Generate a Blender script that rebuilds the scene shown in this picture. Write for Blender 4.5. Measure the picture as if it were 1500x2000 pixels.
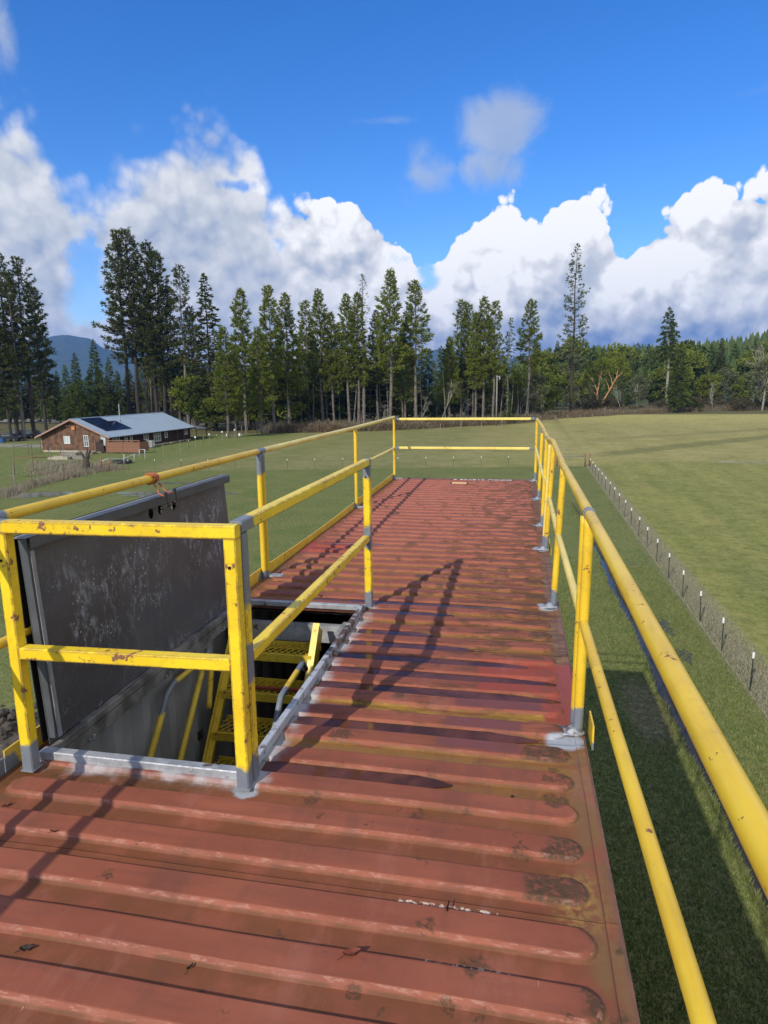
import bpy, bmesh, math, random
import numpy as np
from mathutils import Vector, Matrix
from mathutils.geometry import tessellate_polygon

for _o in list(bpy.data.objects): bpy.data.objects.remove(_o)
S = bpy.context.scene
COL = S.collection
R = math.radians

# ------------------------------------------------------------------ camera
EYE = 9.37                       # eye height over the field; roof deck is 1.595 m lower
ROOF = EYE - 1.595
FPX, YAW, PITCH, ROLL = 1300.0, 0.19581625, 0.18532541, -0.01178500
def _basis():
    f = np.array([-math.sin(YAW)*math.cos(PITCH), math.cos(YAW)*math.cos(PITCH), -math.sin(PITCH)])
    r = np.array([math.cos(YAW), math.sin(YAW), 0]); u = np.cross(r, f)
    c, s = math.cos(ROLL), math.sin(ROLL)
    return c*r+s*u, -s*r+c*u, f
BR, BU, BF = _basis()
cd = bpy.data.cameras.new('camera'); cam = bpy.data.objects.new('camera', cd); COL.objects.link(cam)
cd.sensor_fit = 'VERTICAL'; cd.sensor_height = 24; cd.sensor_width = 18; cd.lens = FPX/2000*24
cd.clip_start = .05; cd.clip_end = 20000
cam.matrix_world = Matrix(((BR[0], BU[0], -BF[0], 0), (BR[1], BU[1], -BF[1], 0), (BR[2], BU[2], -BF[2], EYE), (0, 0, 0, 1)))
S.camera = cam
def ray(x, y): return BF+(x-750)/FPX*BR-(y-1000)/FPX*BU
def G(x, y, z=0.0):
    "ground point seen at a pixel of the photograph"
    d = ray(x, y); t = (z-EYE)/d[2]; return float(d[0]*t), float(d[1]*t)
def azel(x, y):
    d = ray(x, y); d = d/np.linalg.norm(d); return math.atan2(d[0], d[1]), math.asin(d[2])

# ------------------------------------------------------------------ node helper
class NT:
    def __init__(s, tree): s.t = tree; s.n = tree.nodes; s.l = tree.links
    def new(s, kind, ins=None, **kw):
        n = s.n.new(kind)
        for k, v in kw.items(): setattr(n, k, v)
        for k, v in (ins or {}).items(): s.set(n.inputs[k], v)
        return n
    def set(s, inp, v):
        if hasattr(v, 'is_output') or isinstance(v, bpy.types.NodeSocket): s.l.new(v, inp)
        else: inp.default_value = v
    def m(s, op, a, b=0.0, c=0.0, clamp=False):
        n = s.new('ShaderNodeMath', operation=op, use_clamp=clamp)
        s.set(n.inputs[0], a); s.set(n.inputs[1], b); s.set(n.inputs[2], c); return n.outputs[0]
    def v(s, op, a, b=(0, 0, 0), scale=None):
        n = s.new('ShaderNodeVectorMath', operation=op); s.set(n.inputs[0], a); s.set(n.inputs[1], b)
        if scale is not None: s.set(n.inputs['Scale'], scale)
        return n.outputs['Value'] if op in ('DOT_PRODUCT', 'LENGTH', 'DISTANCE') else n.outputs[0]
    def noise(s, vec, scale, detail=4, rough=.55, dist=0.0):
        n = s.new('ShaderNodeTexNoise', {'Vector': vec, 'Scale': scale, 'Detail': detail, 'Roughness': rough, 'Distortion': dist})
        return n.outputs[0]
    def voro(s, vec, scale, feature='F1', smooth=None, rand=1.0, out='Distance'):
        n = s.new('ShaderNodeTexVoronoi', {'Vector': vec, 'Scale': scale, 'Randomness': rand}, feature=feature)
        if smooth is not None: n.inputs['Smoothness'].default_value = smooth
        return n.outputs[out]
    def mix(s, f, a, b):
        n = s.new('ShaderNodeMix', data_type='RGBA'); s.set(n.inputs[0], f)
        for i, v in ((6, a), (7, b)):
            if isinstance(v, tuple) and len(v) == 3: v = (*v, 1)
            s.set(n.inputs[i], v)
        return n.outputs[2]
    def ss(s, x, a, b, lo=0.0, hi=1.0):
        "smoothstep, works with a > b too"
        if not isinstance(a, (int, float)) or not isinstance(b, (int, float)) or a < b:
            n = s.new('ShaderNodeMapRange', {0: x, 1: a, 2: b, 3: lo, 4: hi}, interpolation_type='SMOOTHSTEP')
        else:
            n = s.new('ShaderNodeMapRange', {0: x, 1: b, 2: a, 3: hi, 4: lo}, interpolation_type='SMOOTHSTEP')
        return n.outputs[0]
    def map(s, vec, loc=(0, 0, 0), rot=(0, 0, 0), scale=(1, 1, 1)):
        n = s.new('ShaderNodeMapping', {'Vector': vec, 'Location': loc, 'Rotation': rot, 'Scale': scale}); return n.outputs[0]
    def sep(s, vec):
        n = s.new('ShaderNodeSeparateXYZ', {0: vec}); return n.outputs[0], n.outputs[1], n.outputs[2]
    def comb(s, x, y, z):
        n = s.new('ShaderNodeCombineXYZ', {0: x, 1: y, 2: z}); return n.outputs[0]
    def curve(s, x, pts):
        n = s.new('ShaderNodeFloatCurve'); s.set(n.inputs['Value'], x)
        c = n.mapping.curves[0]
        c.points[0].location = pts[0]; c.points[1].location = pts[-1]
        for p in pts[1:-1]: c.points.new(*p)
        n.mapping.update(); return n.outputs[0]
    def box(s, x, y, x0, x1, y0, y1, w=.02):
        a = s.m('MULTIPLY', s.ss(x, x0-w, x0+w), s.ss(x, x1+w, x1-w))
        b = s.m('MULTIPLY', s.ss(y, y0-w, y0+w), s.ss(y, y1+w, y1-w)); return s.m('MULTIPLY', a, b)
def mul(N, *a):
    o = a[0]
    for b in a[1:]: o = N.m('MULTIPLY', o, b)
    return o

# ------------------------------------------------------------------ world: sky and clouds
SHADOW = Vector((.51, 1.33, -1.0))            # the way the sunlight travels
TOSUN = -SHADOW.normalized()
W = bpy.data.worlds.new('World'); S.world = W; W.use_nodes = True
N = NT(W.node_tree); N.n.clear()
sky = N.new('ShaderNodeTexSky', sky_type='NISHITA', sun_disc=False)
sky.sun_elevation = math.asin(TOSUN.z); sky.sun_rotation = math.atan2(TOSUN.x, TOSUN.y)
sky.altitude = 600; sky.air_density = 1.0; sky.dust_density = .3; sky.ozone_density = 3.5
hs = N.new('ShaderNodeHueSaturation', {'Color': sky.outputs[0], 'Hue': .512, 'Saturation': 1.32, 'Value': 1.2})
D = N.new('ShaderNodeTexCoord').outputs['Generated']
dx, dy, dz = N.sep(D)
el = N.m('ARCSINE', dz); az = N.m('ARCTAN2', dx, dy)
A0, A1 = -.85, .45
prof = [(-120, 150), (0, 185), (50, 215), (95, 275), (150, 330), (215, 318), (270, 285), (330, 225), (390, 205), (450, 240), (500, 290),
        (530, 360), (575, 392), (620, 385), (690, 392), (740, 440), (795, 468), (828, 525), (860, 500), (905, 445), (935, 390),
        (1000, 378), (1045, 405), (1090, 384), (1160, 392), (1200, 440), (1222, 470), (1262, 430), (1320, 390), (1400, 352), (1440, 366), (1500, 345), (1600, 330), (1700, 420)]
pts = []
for x, y in prof:
    a, e = azel(x, y); pts.append(((a-A0)/(A1-A0), e/.6))
pts = [(0, .5)]+[p for p in pts if .02 < p[0] < .98]+[(1, .42)]
top = N.m('MULTIPLY', N.curve(N.m('DIVIDE', N.m('SUBTRACT', az, A0), A1-A0), pts), .6)
outside = N.ss(N.m('ABSOLUTE', N.m('SUBTRACT', az, -.2)), .62, .85)
top = N.m('ADD', top, mul(N, outside, N.m('MULTIPLY', N.m('SUBTRACT', N.noise(D, 2.2, 3), .5), .8)))
crisp = N.ss(az, azel(480, 500)[0], azel(640, 500)[0])
soft = N.m('ADD', .060, N.m('MULTIPLY', crisp, -.053))      # left bank soft, right bank crisp
def field(vec):
    w = N.v('ADD', vec, N.v('SCALE', N.v('SUBTRACT', N.new('ShaderNodeTexNoise', {'Vector': vec, 'Scale': 8.0, 'Detail': 4}).outputs['Color'], (.5, .5, .5)), scale=.055))
    w2 = N.v('ADD', vec, N.v('SCALE', N.v('SUBTRACT', N.new('ShaderNodeTexNoise', {'Vector': vec, 'Scale': 30.0, 'Detail': 4}).outputs['Color'], (.5, .5, .5)), scale=.022))
    n1 = N.noise(w, 6.5, 10, .53)
    b1 = N.m('POWER', N.voro(w, 12.0, 'F1'), 1.6)
    b2 = N.m('POWER', N.voro(w2, 29.0, 'F1'), 1.6)
    b3 = N.m('POWER', N.voro(w2, 66.0, 'F1'), 1.6)
    n = N.m('MULTIPLY', N.m('SUBTRACT', n1, .5), .17)
    b = N.m('ADD', N.m('MULTIPLY', b1, -.058), N.m('ADD', N.m('MULTIPLY', b2, -.036), N.m('MULTIPLY', b3, -.018)))
    return N.m('ADD', n, N.m('ADD', b, .040))
f0 = field(D)
f1 = field(N.v('ADD', D, (-.010, 0, .013)))
f2 = field(N.v('ADD', D, (-.030, 0, .036)))
dn = N.m('ADD', N.m('SUBTRACT', top, el), f0)
def blob(px, py, rx, ry, amp):
    a, e = azel(px, py)
    q = N.m('ADD', N.m('POWER', N.m('ABSOLUTE', N.m('DIVIDE', N.m('SUBTRACT', az, a), rx)), 2.0), N.m('POWER', N.m('ABSOLUTE', N.m('DIVIDE', N.m('SUBTRACT', el, e), ry)), 2.0))
    return N.m('MULTIPLY', N.m('EXPONENT', N.m('MULTIPLY', q, -1.0)), amp)
# breaks of blue in the bank
for b in ((832, 470, .035, .05, .060), (1215, 440, .022, .04, .022), (250, 240, .03, .04, .02)): dn = N.m('SUBTRACT', dn, blob(*b))
holes = None
for b in ((168, 560, .036, .070, 1.1), (150, 640, .03, .02, .5), (450, 362, .035, .010, .8), (545, 480, .020, .022, .6), (835, 545, .018, .026, .9), (540, 440, .012, .012, .4)):
    h_ = blob(*b); holes = h_ if holes is None else N.m('MAXIMUM', holes, h_)
holes = N.ss(N.m('ADD', holes, N.m('MULTIPLY', N.m('SUBTRACT', N.noise(D, 16.0, 7, .62), .5), 2.6)), .35, .95, 0.0, .9)
alpha = N.ss(N.m('DIVIDE', dn, soft), 0.0, 1.0)
alpha = N.m('MULTIPLY', alpha, N.m('SUBTRACT', 1.0, holes))
# single puffs over the bank
pf = N.m('ADD', N.m('MULTIPLY', N.m('SUBTRACT', N.noise(D, 13.0, 9, .62, .6), .5), 4.2), N.m('MULTIPLY', f0, 3.0))
puffs = N.m('MAXIMUM', N.m('MAXIMUM', blob(985, 245, .066, .050, 1.25), blob(965, 322, .058, .040, .95)), N.m('MAXIMUM', blob(832, 348, .048, .055, 1.0), blob(5, 50, .018, .05, .9)))
wisps = N.m('ADD', blob(750, 235, .055, .007, .55), N.m('ADD', blob(250, 240, .05, .02, .3), N.m('ADD', blob(1470, 180, .04, .008, .4), blob(430, 160, .04, .03, .35))))
pa = N.m('MULTIPLY', N.ss(N.m('ADD', puffs, N.m('MULTIPLY', pf, .42)), .42, 1.15, 0.0, .74), N.ss(puffs, .12, .45))
wa = N.m('MULTIPLY', N.ss(N.m('ADD', wisps, N.m('MULTIPLY', pf, .35)), .22, .9, 0.0, .42), N.ss(wisps, .08, .3))
elsew = mul(N, outside, N.ss(N.noise(D, 3.1, 8, .6), .52, .66, 0, .8))
# light and shade of the cloud masses: lit from behind the viewer's left shoulder
lit = N.m('ADD', N.m('MULTIPLY', N.m('SUBTRACT', f0, f1), 9.0), N.m('MULTIPLY', N.m('SUBTRACT', f0, f2), 6.0))
lit = N.m('MINIMUM', N.m('MAXIMUM', lit, -.46), .28)
big = N.noise(N.v('ADD', D, (3.1, 1.7, .4)), 5.0, 6, .6)
edge = N.ss(dn, 0.0, .16, .20, -.10)
basec = N.m('MULTIPLY', N.ss(N.m('ADD', el, N.m('MULTIPLY', f0, .5)), .030, .078, -.27, .0), N.ss(az, azel(850, 600)[0], azel(1150, 600)[0]))
lum = N.m('ADD', N.m('ADD', N.m('MULTIPLY', N.m('SUBTRACT', big, .5), 1.7), edge), N.m('ADD', lit, basec))
lumL = N.m('ADD', N.m('MULTIPLY', lum, .58), .57)
lumR = N.m('ADD', lum, .83)
lum = N.m('ADD', N.m('MULTIPLY', lumR, crisp), N.m('MULTIPLY', lumL, N.m('SUBTRACT', 1.0, crisp)))
cr = N.new('ShaderNodeValToRGB', {0: lum})
e = cr.color_ramp.elements; e[0].position = 0.0; e[0].color = (.20, .28, .46, 1); e[1].position = 1.0; e[1].color = (1.0, 1.0, 1.0, 1)
for p, c in ((.28, (.36, .43, .56, 1)), (.55, (.56, .60, .66, 1)), (.8, (.78, .79, .81, 1))):
    q = e.new(p); q.color = c
bg1 = N.new('ShaderNodeBackground', {'Color': hs.outputs[0], 'Strength': .128})
bg2 = N.new('ShaderNodeBackground', {'Color': cr.outputs[0], 'Strength': .90})
bg3 = N.new('ShaderNodeBackground', {'Color': N.mix(N.noise(D, 10.0, 5), (.34, .42, .56), (.62, .67, .76)), 'Strength': .85})
m1 = N.new('ShaderNodeMixShader', {0: N.m('MAXIMUM', N.m('MAXIMUM', pa, wa), elsew), 1: bg1.outputs[0], 2: bg3.outputs[0]})
above = N.ss(el, -.02, .0)
m2 = N.new('ShaderNodeMixShader', {0: N.m('MULTIPLY', alpha, above), 1: m1.outputs[0], 2: bg2.outputs[0]})
N.new('ShaderNodeOutputWorld', {0: m2.outputs[0]})

# ------------------------------------------------------------------ sun, exposure
sl = bpy.data.lights.new('sun', 'SUN'); sl.energy = 3.55; sl.angle = R(.55); sl.color = (1, .92, .78)
so = bpy.data.objects.new('sun', sl); COL.objects.link(so)
so.rotation_euler = SHADOW.to_track_quat('-Z', 'Y').to_euler(); so.location = (-20, -50, 60)
S.view_settings.view_transform = 'Standard'; S.view_settings.look = 'None'
S.view_settings.exposure = 0.33; S.view_settings.gamma = 1; S.view_settings.use_curve_mapping = False
S.cycles.max_bounces = 6; S.cycles.diffuse_bounces = 2; S.cycles.glossy_bounces = 3; S.cycles.transmission_bounces = 3; S.cycles.transparent_max_bounces = 6
S.cycles.volume_bounces = 0

# ------------------------------------------------------------------ object helpers
def tagit(o, label=None, cat=None, group=None, kind=None):
    for k, v in (('label', label), ('category', cat), ('group', group), ('kind', kind)):
        if v: o[k] = v
    return o
def empty(name, loc=(0, 0, 0), rz=0, label=None, cat=None, group=None):
    o = bpy.data.objects.new(name, None); COL.objects.link(o); o.location = loc; o.rotation_euler = (0, 0, rz)
    o.empty_display_size = .2
    return tagit(o, label, cat, group)
def link(name, me, mat=None, parent=None, loc=(0, 0, 0), rz=0):
    if mat is not None and not me.materials: me.materials.append(mat)
    o = bpy.data.objects.new(name, me); COL.objects.link(o); o.location = loc; o.rotation_euler = (0, 0, rz)
    if parent: o.parent = parent
    return o
class MB:
    "collects vertices and faces; builds one mesh"
    def __init__(s): s.V = []; s.F = []; s.n = 0; s.A = []
    def add(s, V, F, a=0.0):
        V = np.asarray(V, float).reshape(-1, 3); s.V.append(V); s.F += [tuple(int(i)+s.n for i in f) for f in F]
        s.A.append(np.broadcast_to(np.asarray(a, float), (len(V),)).copy()); s.n += len(V); return s
    def box(s, c, d, rz=0, a=0.0, M=None):
        x, y, z = d[0]/2, d[1]/2, d[2]/2
        V = np.array([(i, j, k) for k in (-z, z) for j in (-y, y) for i in (-x, x)])
        if M is not None: V = V@np.array(M).T
        if rz:
            c_, s_ = math.cos(rz), math.sin(rz); V = np.c_[V[:, 0]*c_-V[:, 1]*s_, V[:, 0]*s_+V[:, 1]*c_, V[:, 2]]
        return s.add(V+np.array(c), [(0, 2, 3, 1), (4, 5, 7, 6), (0, 1, 5, 4), (2, 6, 7, 3), (0, 4, 6, 2), (1, 3, 7, 5)], a)
    def tube(s, P, prof, up=(0, 0, 1), step=None, cap=True, afun=None, taper=None):
        "sweep a profile [(a,b)..] (side, up) along P"
        P = [np.array(p, float) for p in P]
        if step:
            Q = []
            for a, b in zip(P[:-1], P[1:]):
                n = max(1, int(np.linalg.norm(b-a)/step)); Q += [a+(b-a)*i/n for i in range(n)]
            P = Q+[P[-1]]
        m = len(prof); V = []; up = np.array(up, float)
        for i, p in enumerate(P):
            t = P[min(i+1, len(P)-1)]-P[max(i-1, 0)]; t /= np.linalg.norm(t)
            sd = np.cross(t, up); sd /= np.linalg.norm(sd); u = np.cross(sd, t)
            k = 1.0 if taper is None else taper[0]+(taper[1]-taper[0])*i/max(1, len(P)-1)
            for a, b in prof: V.append(p+sd*a*k+u*b*k)
        F = []
        for i in range(len(P)-1):
            for j in range(m):
                k = (j+1) % m; F.append((i*m+j, i*m+k, (i+1)*m+k, (i+1)*m+j))
        if cap: F.append(tuple(range(m))[::-1]); F.append(tuple((len(P)-1)*m+j for j in range(m)))
        V = np.array(V); a = 0.0 if afun is None else np.array([afun(v) for v in V])
        return s.add(V, F, a)
    def mesh(s, name, smooth=False, attr=None):
        me = bpy.data.meshes.new(name); V = np.concatenate(s.V)
        me.from_pydata(V.tolist(), [], s.F)
        if attr:
            at = me.attributes.new(attr, 'FLOAT', 'POINT'); at.data.foreach_set('value', np.concatenate(s.A).astype(np.float32))
        if smooth: me.shade_smooth()
        me.update(); return me
    def build(s, name, mat, parent=None, smooth=False, attr=None, loc=(0, 0, 0), rz=0, mname=None):
        return link(name, s.mesh(mname or name, smooth, attr), mat, parent, loc, rz)
def circ(r, n=12): return [(r*math.cos(2*math.pi*i/n), r*math.sin(2*math.pi*i/n)) for i in range(n)]
def sq(w, h=None, b=.006):
    h = h or w; x, y = w/2, h/2
    return [(x-b, -y), (x, -y+b), (x, y-b), (x-b, y), (-x+b, y), (-x, y-b), (-x, -y+b), (-x+b, -y)]
def tris(name, V, mat, parent=None, loc=(0, 0, 0)):
    "fast mesh from an (n,3,3) array of loose triangles"
    V = np.asarray(V, np.float32).reshape(-1, 3); n = len(V); me = bpy.data.meshes.new(name)
    me.vertices.add(n); me.vertices.foreach_set('co', V.ravel())
    me.loops.add(n); me.loops.foreach_set('vertex_index', np.arange(n, dtype=np.int32))
    me.polygons.add(n//3); me.polygons.foreach_set('loop_start', np.arange(0, n, 3, dtype=np.int32))
    me.update(calc_edges=True); me.validate()
    if mat: me.materials.append(mat)
    return me
def copy_tree(o, parent=None):
    c = o.copy(); COL.objects.link(c)
    if parent: c.parent = parent
    for ch in [k for k in bpy.data.objects if k.parent == o and k != c]:
        copy_tree(ch, c)
    return c

# ------------------------------------------------------------------ materials
def newmat(name):
    m = bpy.data.materials.new(name); m.use_nodes = True; n = NT(m.node_tree); n.n.clear(); n.name = name
    n.mat = m; return n
def finish(N, col, rough=.6, metal=0.0, bump=None, bstr=.3, bdist=.01, spec=.5, **kw):
    p = N.new('ShaderNodeBsdfPrincipled')
    if isinstance(col, tuple) and len(col) == 3: col = (*col, 1)
    N.set(p.inputs['Base Color'], col); N.set(p.inputs['Roughness'], rough); N.set(p.inputs['Metallic'], metal)
    N.set(p.inputs['Specular IOR Level'], spec)
    for k, v in kw.items(): N.set(p.inputs[k.replace('_', ' ')], v)
    if bump is not None:
        b = N.new('ShaderNodeBump', {'Height': bump, 'Strength': bstr, 'Distance': bdist}); N.l.new(b.outputs[0], p.inputs['Normal'])
    N.new('ShaderNodeOutputMaterial', {0: p.outputs[0]}); return N.mat
def pos(N): return N.new('ShaderNodeNewGeometry').outputs['Position']
def obj(N): return N.new('ShaderNodeTexCoord').outputs['Object']
def rnd(N): return N.new('ShaderNodeObjectInfo').outputs['Random']
def simple(name, c1, c2=None, scale=8.0, rough=.6, metal=0.0, bstr=.2, bdist=.01, var=0.0, spec=.4):
    N = newmat(name); p = obj(N); n = N.noise(p, scale, 5)
    col = N.mix(N.ss(n, .35, .65), c1, c2 or tuple(v*.75 for v in c1))
    if var: col = N.mix(N.m('MULTIPLY', rnd(N), var), col, tuple(v*.4 for v in c1))
    return finish(N, col, rough, metal, n, bstr, bdist, spec)
# ---- yellow safety paint: chipped to brown primer and rust, grey zinc paint where the attribute says so
def yellow_mat(name, base, edge=0, worn=.66, dirty=.0):
    N = newmat(name); p = pos(N)
    n = N.noise(p, 26.0, 8, .62); n2 = N.noise(p, 4.0, 4); n3 = N.noise(p, 90.0, 4)
    speck = N.ss(N.noise(N.v('ADD', p, (5, 1, 2)), 75.0, 3, .5), .70, .74)
    bev = N.new('ShaderNodeBevel', {'Radius': .010}, samples=4).outputs[0]; tn = N.new('ShaderNodeNewGeometry').outputs['Normal']
    edgem = N.ss(N.v('DOT_PRODUCT', bev, tn), .995, .90) if edge else 0.0
    chip = N.ss(N.m('ADD', N.m('ADD', n, N.m('MULTIPLY', edgem, edge)), N.m('MULTIPLY', N.m('SUBTRACT', n2, .5), .38)), worn, worn+.012)
    chip = N.m('MAXIMUM', chip, N.m('MULTIPLY', speck, N.ss(n2, .45, .6)))
    col = N.mix(N.ss(n2, .3, .7), base, (base[0]*.86, base[1]*.80, base[2]*.8))
    col = N.mix(N.m('MULTIPLY', N.ss(N.noise(N.map(p, scale=(1, .12, 1)), 30.0, 5), .5, .75), .22+dirty), col, (.17, .12, .035))
    col = N.mix(chip, col, N.mix(n3, (.13, .05, .02), (.30, .15, .075)))
    scuff = N.noise(N.map(p, rot=(.3, .2, .7), scale=(1, .06, 1)), 85.0, 4, .6)
    col = N.mix(N.m('MULTIPLY', N.ss(scuff, .68, .74), N.ss(n2, .42, .58)), col, (.14, .085, .04))
    grime = N.ss(N.noise(N.v('ADD', p, (2, 7, 5)), 7.0, 7, .68), .56, .72)
    col = N.mix(N.m('MULTIPLY', grime, .35), col, (.30, .19, .05))
    pr = N.new('ShaderNodeAttribute', attribute_name='prime').outputs['Fac']
    pm = N.ss(N.m('ADD', pr, N.m('MULTIPLY', N.m('SUBTRACT', N.noise(p, 22.0, 5), .5), .5)), .45, .60)
    col = N.mix(pm, col, N.mix(n3, (.13, .15, .18), (.20, .225, .26)))
    hgt = N.m('SUBTRACT', N.m('ADD', N.m('MULTIPLY', n3, .25), N.m('MULTIPLY', N.noise(N.map(p, scale=(1, .1, 1)), 60.0, 3), .5)), chip)
    return finish(N, col, N.m('ADD', .33, N.m('MULTIPLY', chip, .4)), 0.0, hgt, .5, .002, .5)
M = {}
M['yel'] = yellow_mat('yellow_paint', (.78, .53, .035), worn=.652)
M['yelsq'] = yellow_mat('chipped_yellow_paint', (.84, .62, .025), worn=.640, edge=.24)
M['yelst'] = yellow_mat('grimy_yellow_paint', (.76, .56, .05), worn=.66, dirty=.1)
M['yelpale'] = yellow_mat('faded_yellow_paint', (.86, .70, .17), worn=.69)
def zinc(name, c=(.34, .37, .41)):
    N = newmat(name); p = pos(N); n = N.noise(p, 14.0, 7, .6); n2 = N.noise(p, 60.0, 4)
    col = N.mix(N.ss(n, .35, .65), c, tuple(v*.7 for v in c))
    col = N.mix(N.ss(N.noise(N.v('ADD', p, (3, 3, 3)), 9.0, 8, .7), .57, .68), col, (.10, .062, .035))
    col = N.mix(N.ss(n2, .62, .7), col, (.5, .5, .48))
    return finish(N, col, .42, .25, n2, .4, .004)
M['zinc'] = zinc('zinc_paint'); M['galv'] = zinc('galvanised_steel', (.42, .44, .47))
N = newmat('rusty_frame_paint'); p = pos(N); x, y, z = N.sep(p)
n = N.noise(p, 16.0, 8, .65)
col = N.mix(N.ss(N.m('ADD', n, N.m('MULTIPLY', N.ss(N.m('ABSOLUTE', N.m('SUBTRACT', y, 4.0)), .1, .8), -.18)), .33, .5), (.42, .45, .50), (.10, .055, .03))
M['rustframe'] = finish(N, col, .5, .1, n, .5, .004)

# ---- the deck
def deck_mat():
    N = newmat('red_oxide_deck'); p = pos(N); x, y, z = N.sep(p)
    zz = N.m('SUBTRACT', N.m('MULTIPLY', N.new('ShaderNodeAttribute', attribute_name='rel').outputs['Fac'], .020), .010)
    nb = N.noise(p, 2.2, 6, .6); nm = N.noise(p, 9.0, 7, .6); nf = N.noise(p, 60.0, 5, .6)
    py = N.map(p, scale=(.18, 1, 1)); nx = N.noise(py, 14.0, 6, .6)
    low = N.ss(zz, .002, -.007)
    hi = N.ss(zz, .004, .009)
    col = N.mix(N.ss(nb, .3, .7), (.290, .094, .054), (.228, .070, .041))
    col = N.mix(N.m('MULTIPLY', N.ss(nx, .42, .7), .45), col, (.170, .060, .042))
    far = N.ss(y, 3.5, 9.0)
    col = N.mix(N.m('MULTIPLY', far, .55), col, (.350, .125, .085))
    # dusty brown valleys near, ochre rust in the wet middle
    col = N.mix(mul(N, low, N.ss(N.m('ADD', nm, N.m('MULTIPLY', far, -.35)), .25, .6), .8), col, (.160, .062, .027))
    wetz = N.m('MULTIPLY', N.ss(y, 2.1, 2.7), N.ss(y, 7.8, 5.2))
    right = N.ss(x, .205, .285)
    rightlow = N.m('MULTIPLY', right, N.ss(zz, .004, -.004))
    left = N.ss(x, -1.93, -2.02)
    ochre = N.ss(N.m('ADD', nx, N.m('MULTIPLY', N.m('SUBTRACT', nm, .5), .5)), .34, .52)
    col = N.mix(mul(N, low, wetz, ochre, .85), col, N.mix(nf, (.20, .105, .022), (.30, .155, .05)))
    yel = mul(N, low, N.box(x, y, -.9, .27, 3.02, 3.13, .05), N.ss(nx, .35, .6))
    col = N.mix(yel, col, (.33, .20, .03))
    col = N.mix(mul(N, rightlow, N.ss(nm, .30, .58), .9), col, N.mix(nf, (.155, .095, .050), (.23, .115, .045)))
    och2 = mul(N, N.box(x, y, .17, .30, 1.80, 2.05, .05), N.ss(N.noise(p, 40.0, 6), .42, .55), N.ss(zz, .006, -.002))
    col = N.mix(och2, col, N.mix(nf, (.36, .20, .05), (.16, .10, .05)))
    col = N.mix(mul(N, left, N.ss(nm, .35, .6), .9), col, (.16, .075, .035))
    # mud heap behind the hatch post
    mud = mul(N, N.box(x, y, -2.08, -1.2, 2.12, 2.33, .05), N.ss(nm, .33, .5), low)
    col = N.mix(mud, col, N.mix(N.noise(p, 35.0, 5), (.20, .075, .025), (.08, .045, .025)))
    # dark grime on the rounded rib ends, different on every rib
    rib = N.m('FLOOR', N.m('DIVIDE', N.m('SUBTRACT', y, 1.447), .2047))
    wn = N.new('ShaderNodeTexWhiteNoise', {'W': rib}, noise_dimensions='1D').outputs['Value']
    start = N.m('SUBTRACT', .30, N.m('MULTIPLY', N.m('MULTIPLY', wn, wn), .26))
    endm = N.ss(N.m('SUBTRACT', x, N.m('ADD', start, N.m('MULTIPLY', N.m('SUBTRACT', nm, .5), .22))), -.035, .015)
    endm = mul(N, endm, N.ss(x, .292, .27), N.ss(zz, -.008, .0), N.ss(N.noise(p, 48.0, 5, .6), .32, .52))
    col = N.mix(N.m('MULTIPLY', endm, .92), col, N.mix(N.noise(p, 60.0, 5, .65), (.028, .020, .016), (.13, .075, .035)))
    # rust that creeps along the near shoulder of the far ribs
    creep = mul(N, N.ss(N.m('ADD', N.noise(N.map(p, scale=(.5, 2.0, 1)), 9.0, 8, .7), N.m('MULTIPLY', N.ss(x, -1.4, .2), .10)), .57, .64), N.ss(y, 2.3, 3.6))
    col = N.mix(N.m('MULTIPLY', creep, .85), col, N.mix(nf, (.055, .035, .022), (.17, .07, .03)))
    # black-green algae spots
    vp = N.v('ADD', p, N.v('SCALE', N.new('ShaderNodeTexNoise', {'Vector': p, 'Scale': 38.0, 'Detail': 4}).outputs['Color'], scale=.085))
    vd = N.voro(vp, 4.2); vc = N.new('ShaderNodeTexVoronoi', {'Vector': vp, 'Scale': 4.2}).outputs['Color']
    vr, vg, vb = N.sep(vc)
    rad = N.m('ADD', .06, N.m('MULTIPLY', N.m('MULTIPLY', vr, vr), .20))
    spot = N.m('MULTIPLY', N.ss(N.m('SUBTRACT', rad, vd), -.05, .05), N.ss(vg, .30, .33))
    spot = mul(N, spot, N.ss(N.noise(p, 95.0, 5, .7), .30, .52))
    vp3 = N.v('ADD', vp, (4.3, 2.2, 0)); vd3 = N.voro(vp3, 7.5); vc3 = N.new('ShaderNodeTexVoronoi', {'Vector': vp3, 'Scale': 7.5}).outputs['Color']; wr, wg, wb = N.sep(vc3)
    sp3 = mul(N, N.ss(N.m('SUBTRACT', N.m('ADD', .05, N.m('MULTIPLY', wr, .22)), vd3), -.05, .05), N.ss(wg, .60, .62), N.ss(N.noise(p, 110.0, 5, .7), .36, .54))
    spot = N.m('MAXIMUM', spot, sp3)
    vd2 = N.voro(N.v('ADD', vp, (9, 9, 9)), 13.0); s2 = mul(N, N.ss(vd2, .11, .05), N.ss(nb, .5, .56))
    col = N.mix(N.m('MULTIPLY', spot, .72), col, N.mix(N.noise(p, 25.0, 3), (.060, .055, .028), (.050, .030, .020)))
    col = N.mix(N.m('MULTIPLY', s2, .5), col, (.08, .03, .02))
    # pale wear on rib shoulders, scratches
    sh = mul(N, N.ss(zz, -.004, .002), N.ss(zz, .0102, .008), N.ss(y, 3.6, 1.5))
    wear = N.ss(N.noise(N.map(p, scale=(.30, 1, 1)), 60.0, 6, .75), .50, .60)
    col = N.mix(mul(N, sh, wear, .26), col, (.56, .36, .29))
    scr = N.noise(N.map(p, rot=(0, 0, .9), scale=(1, .03, 1)), 70.0, 3, .6)
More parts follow.
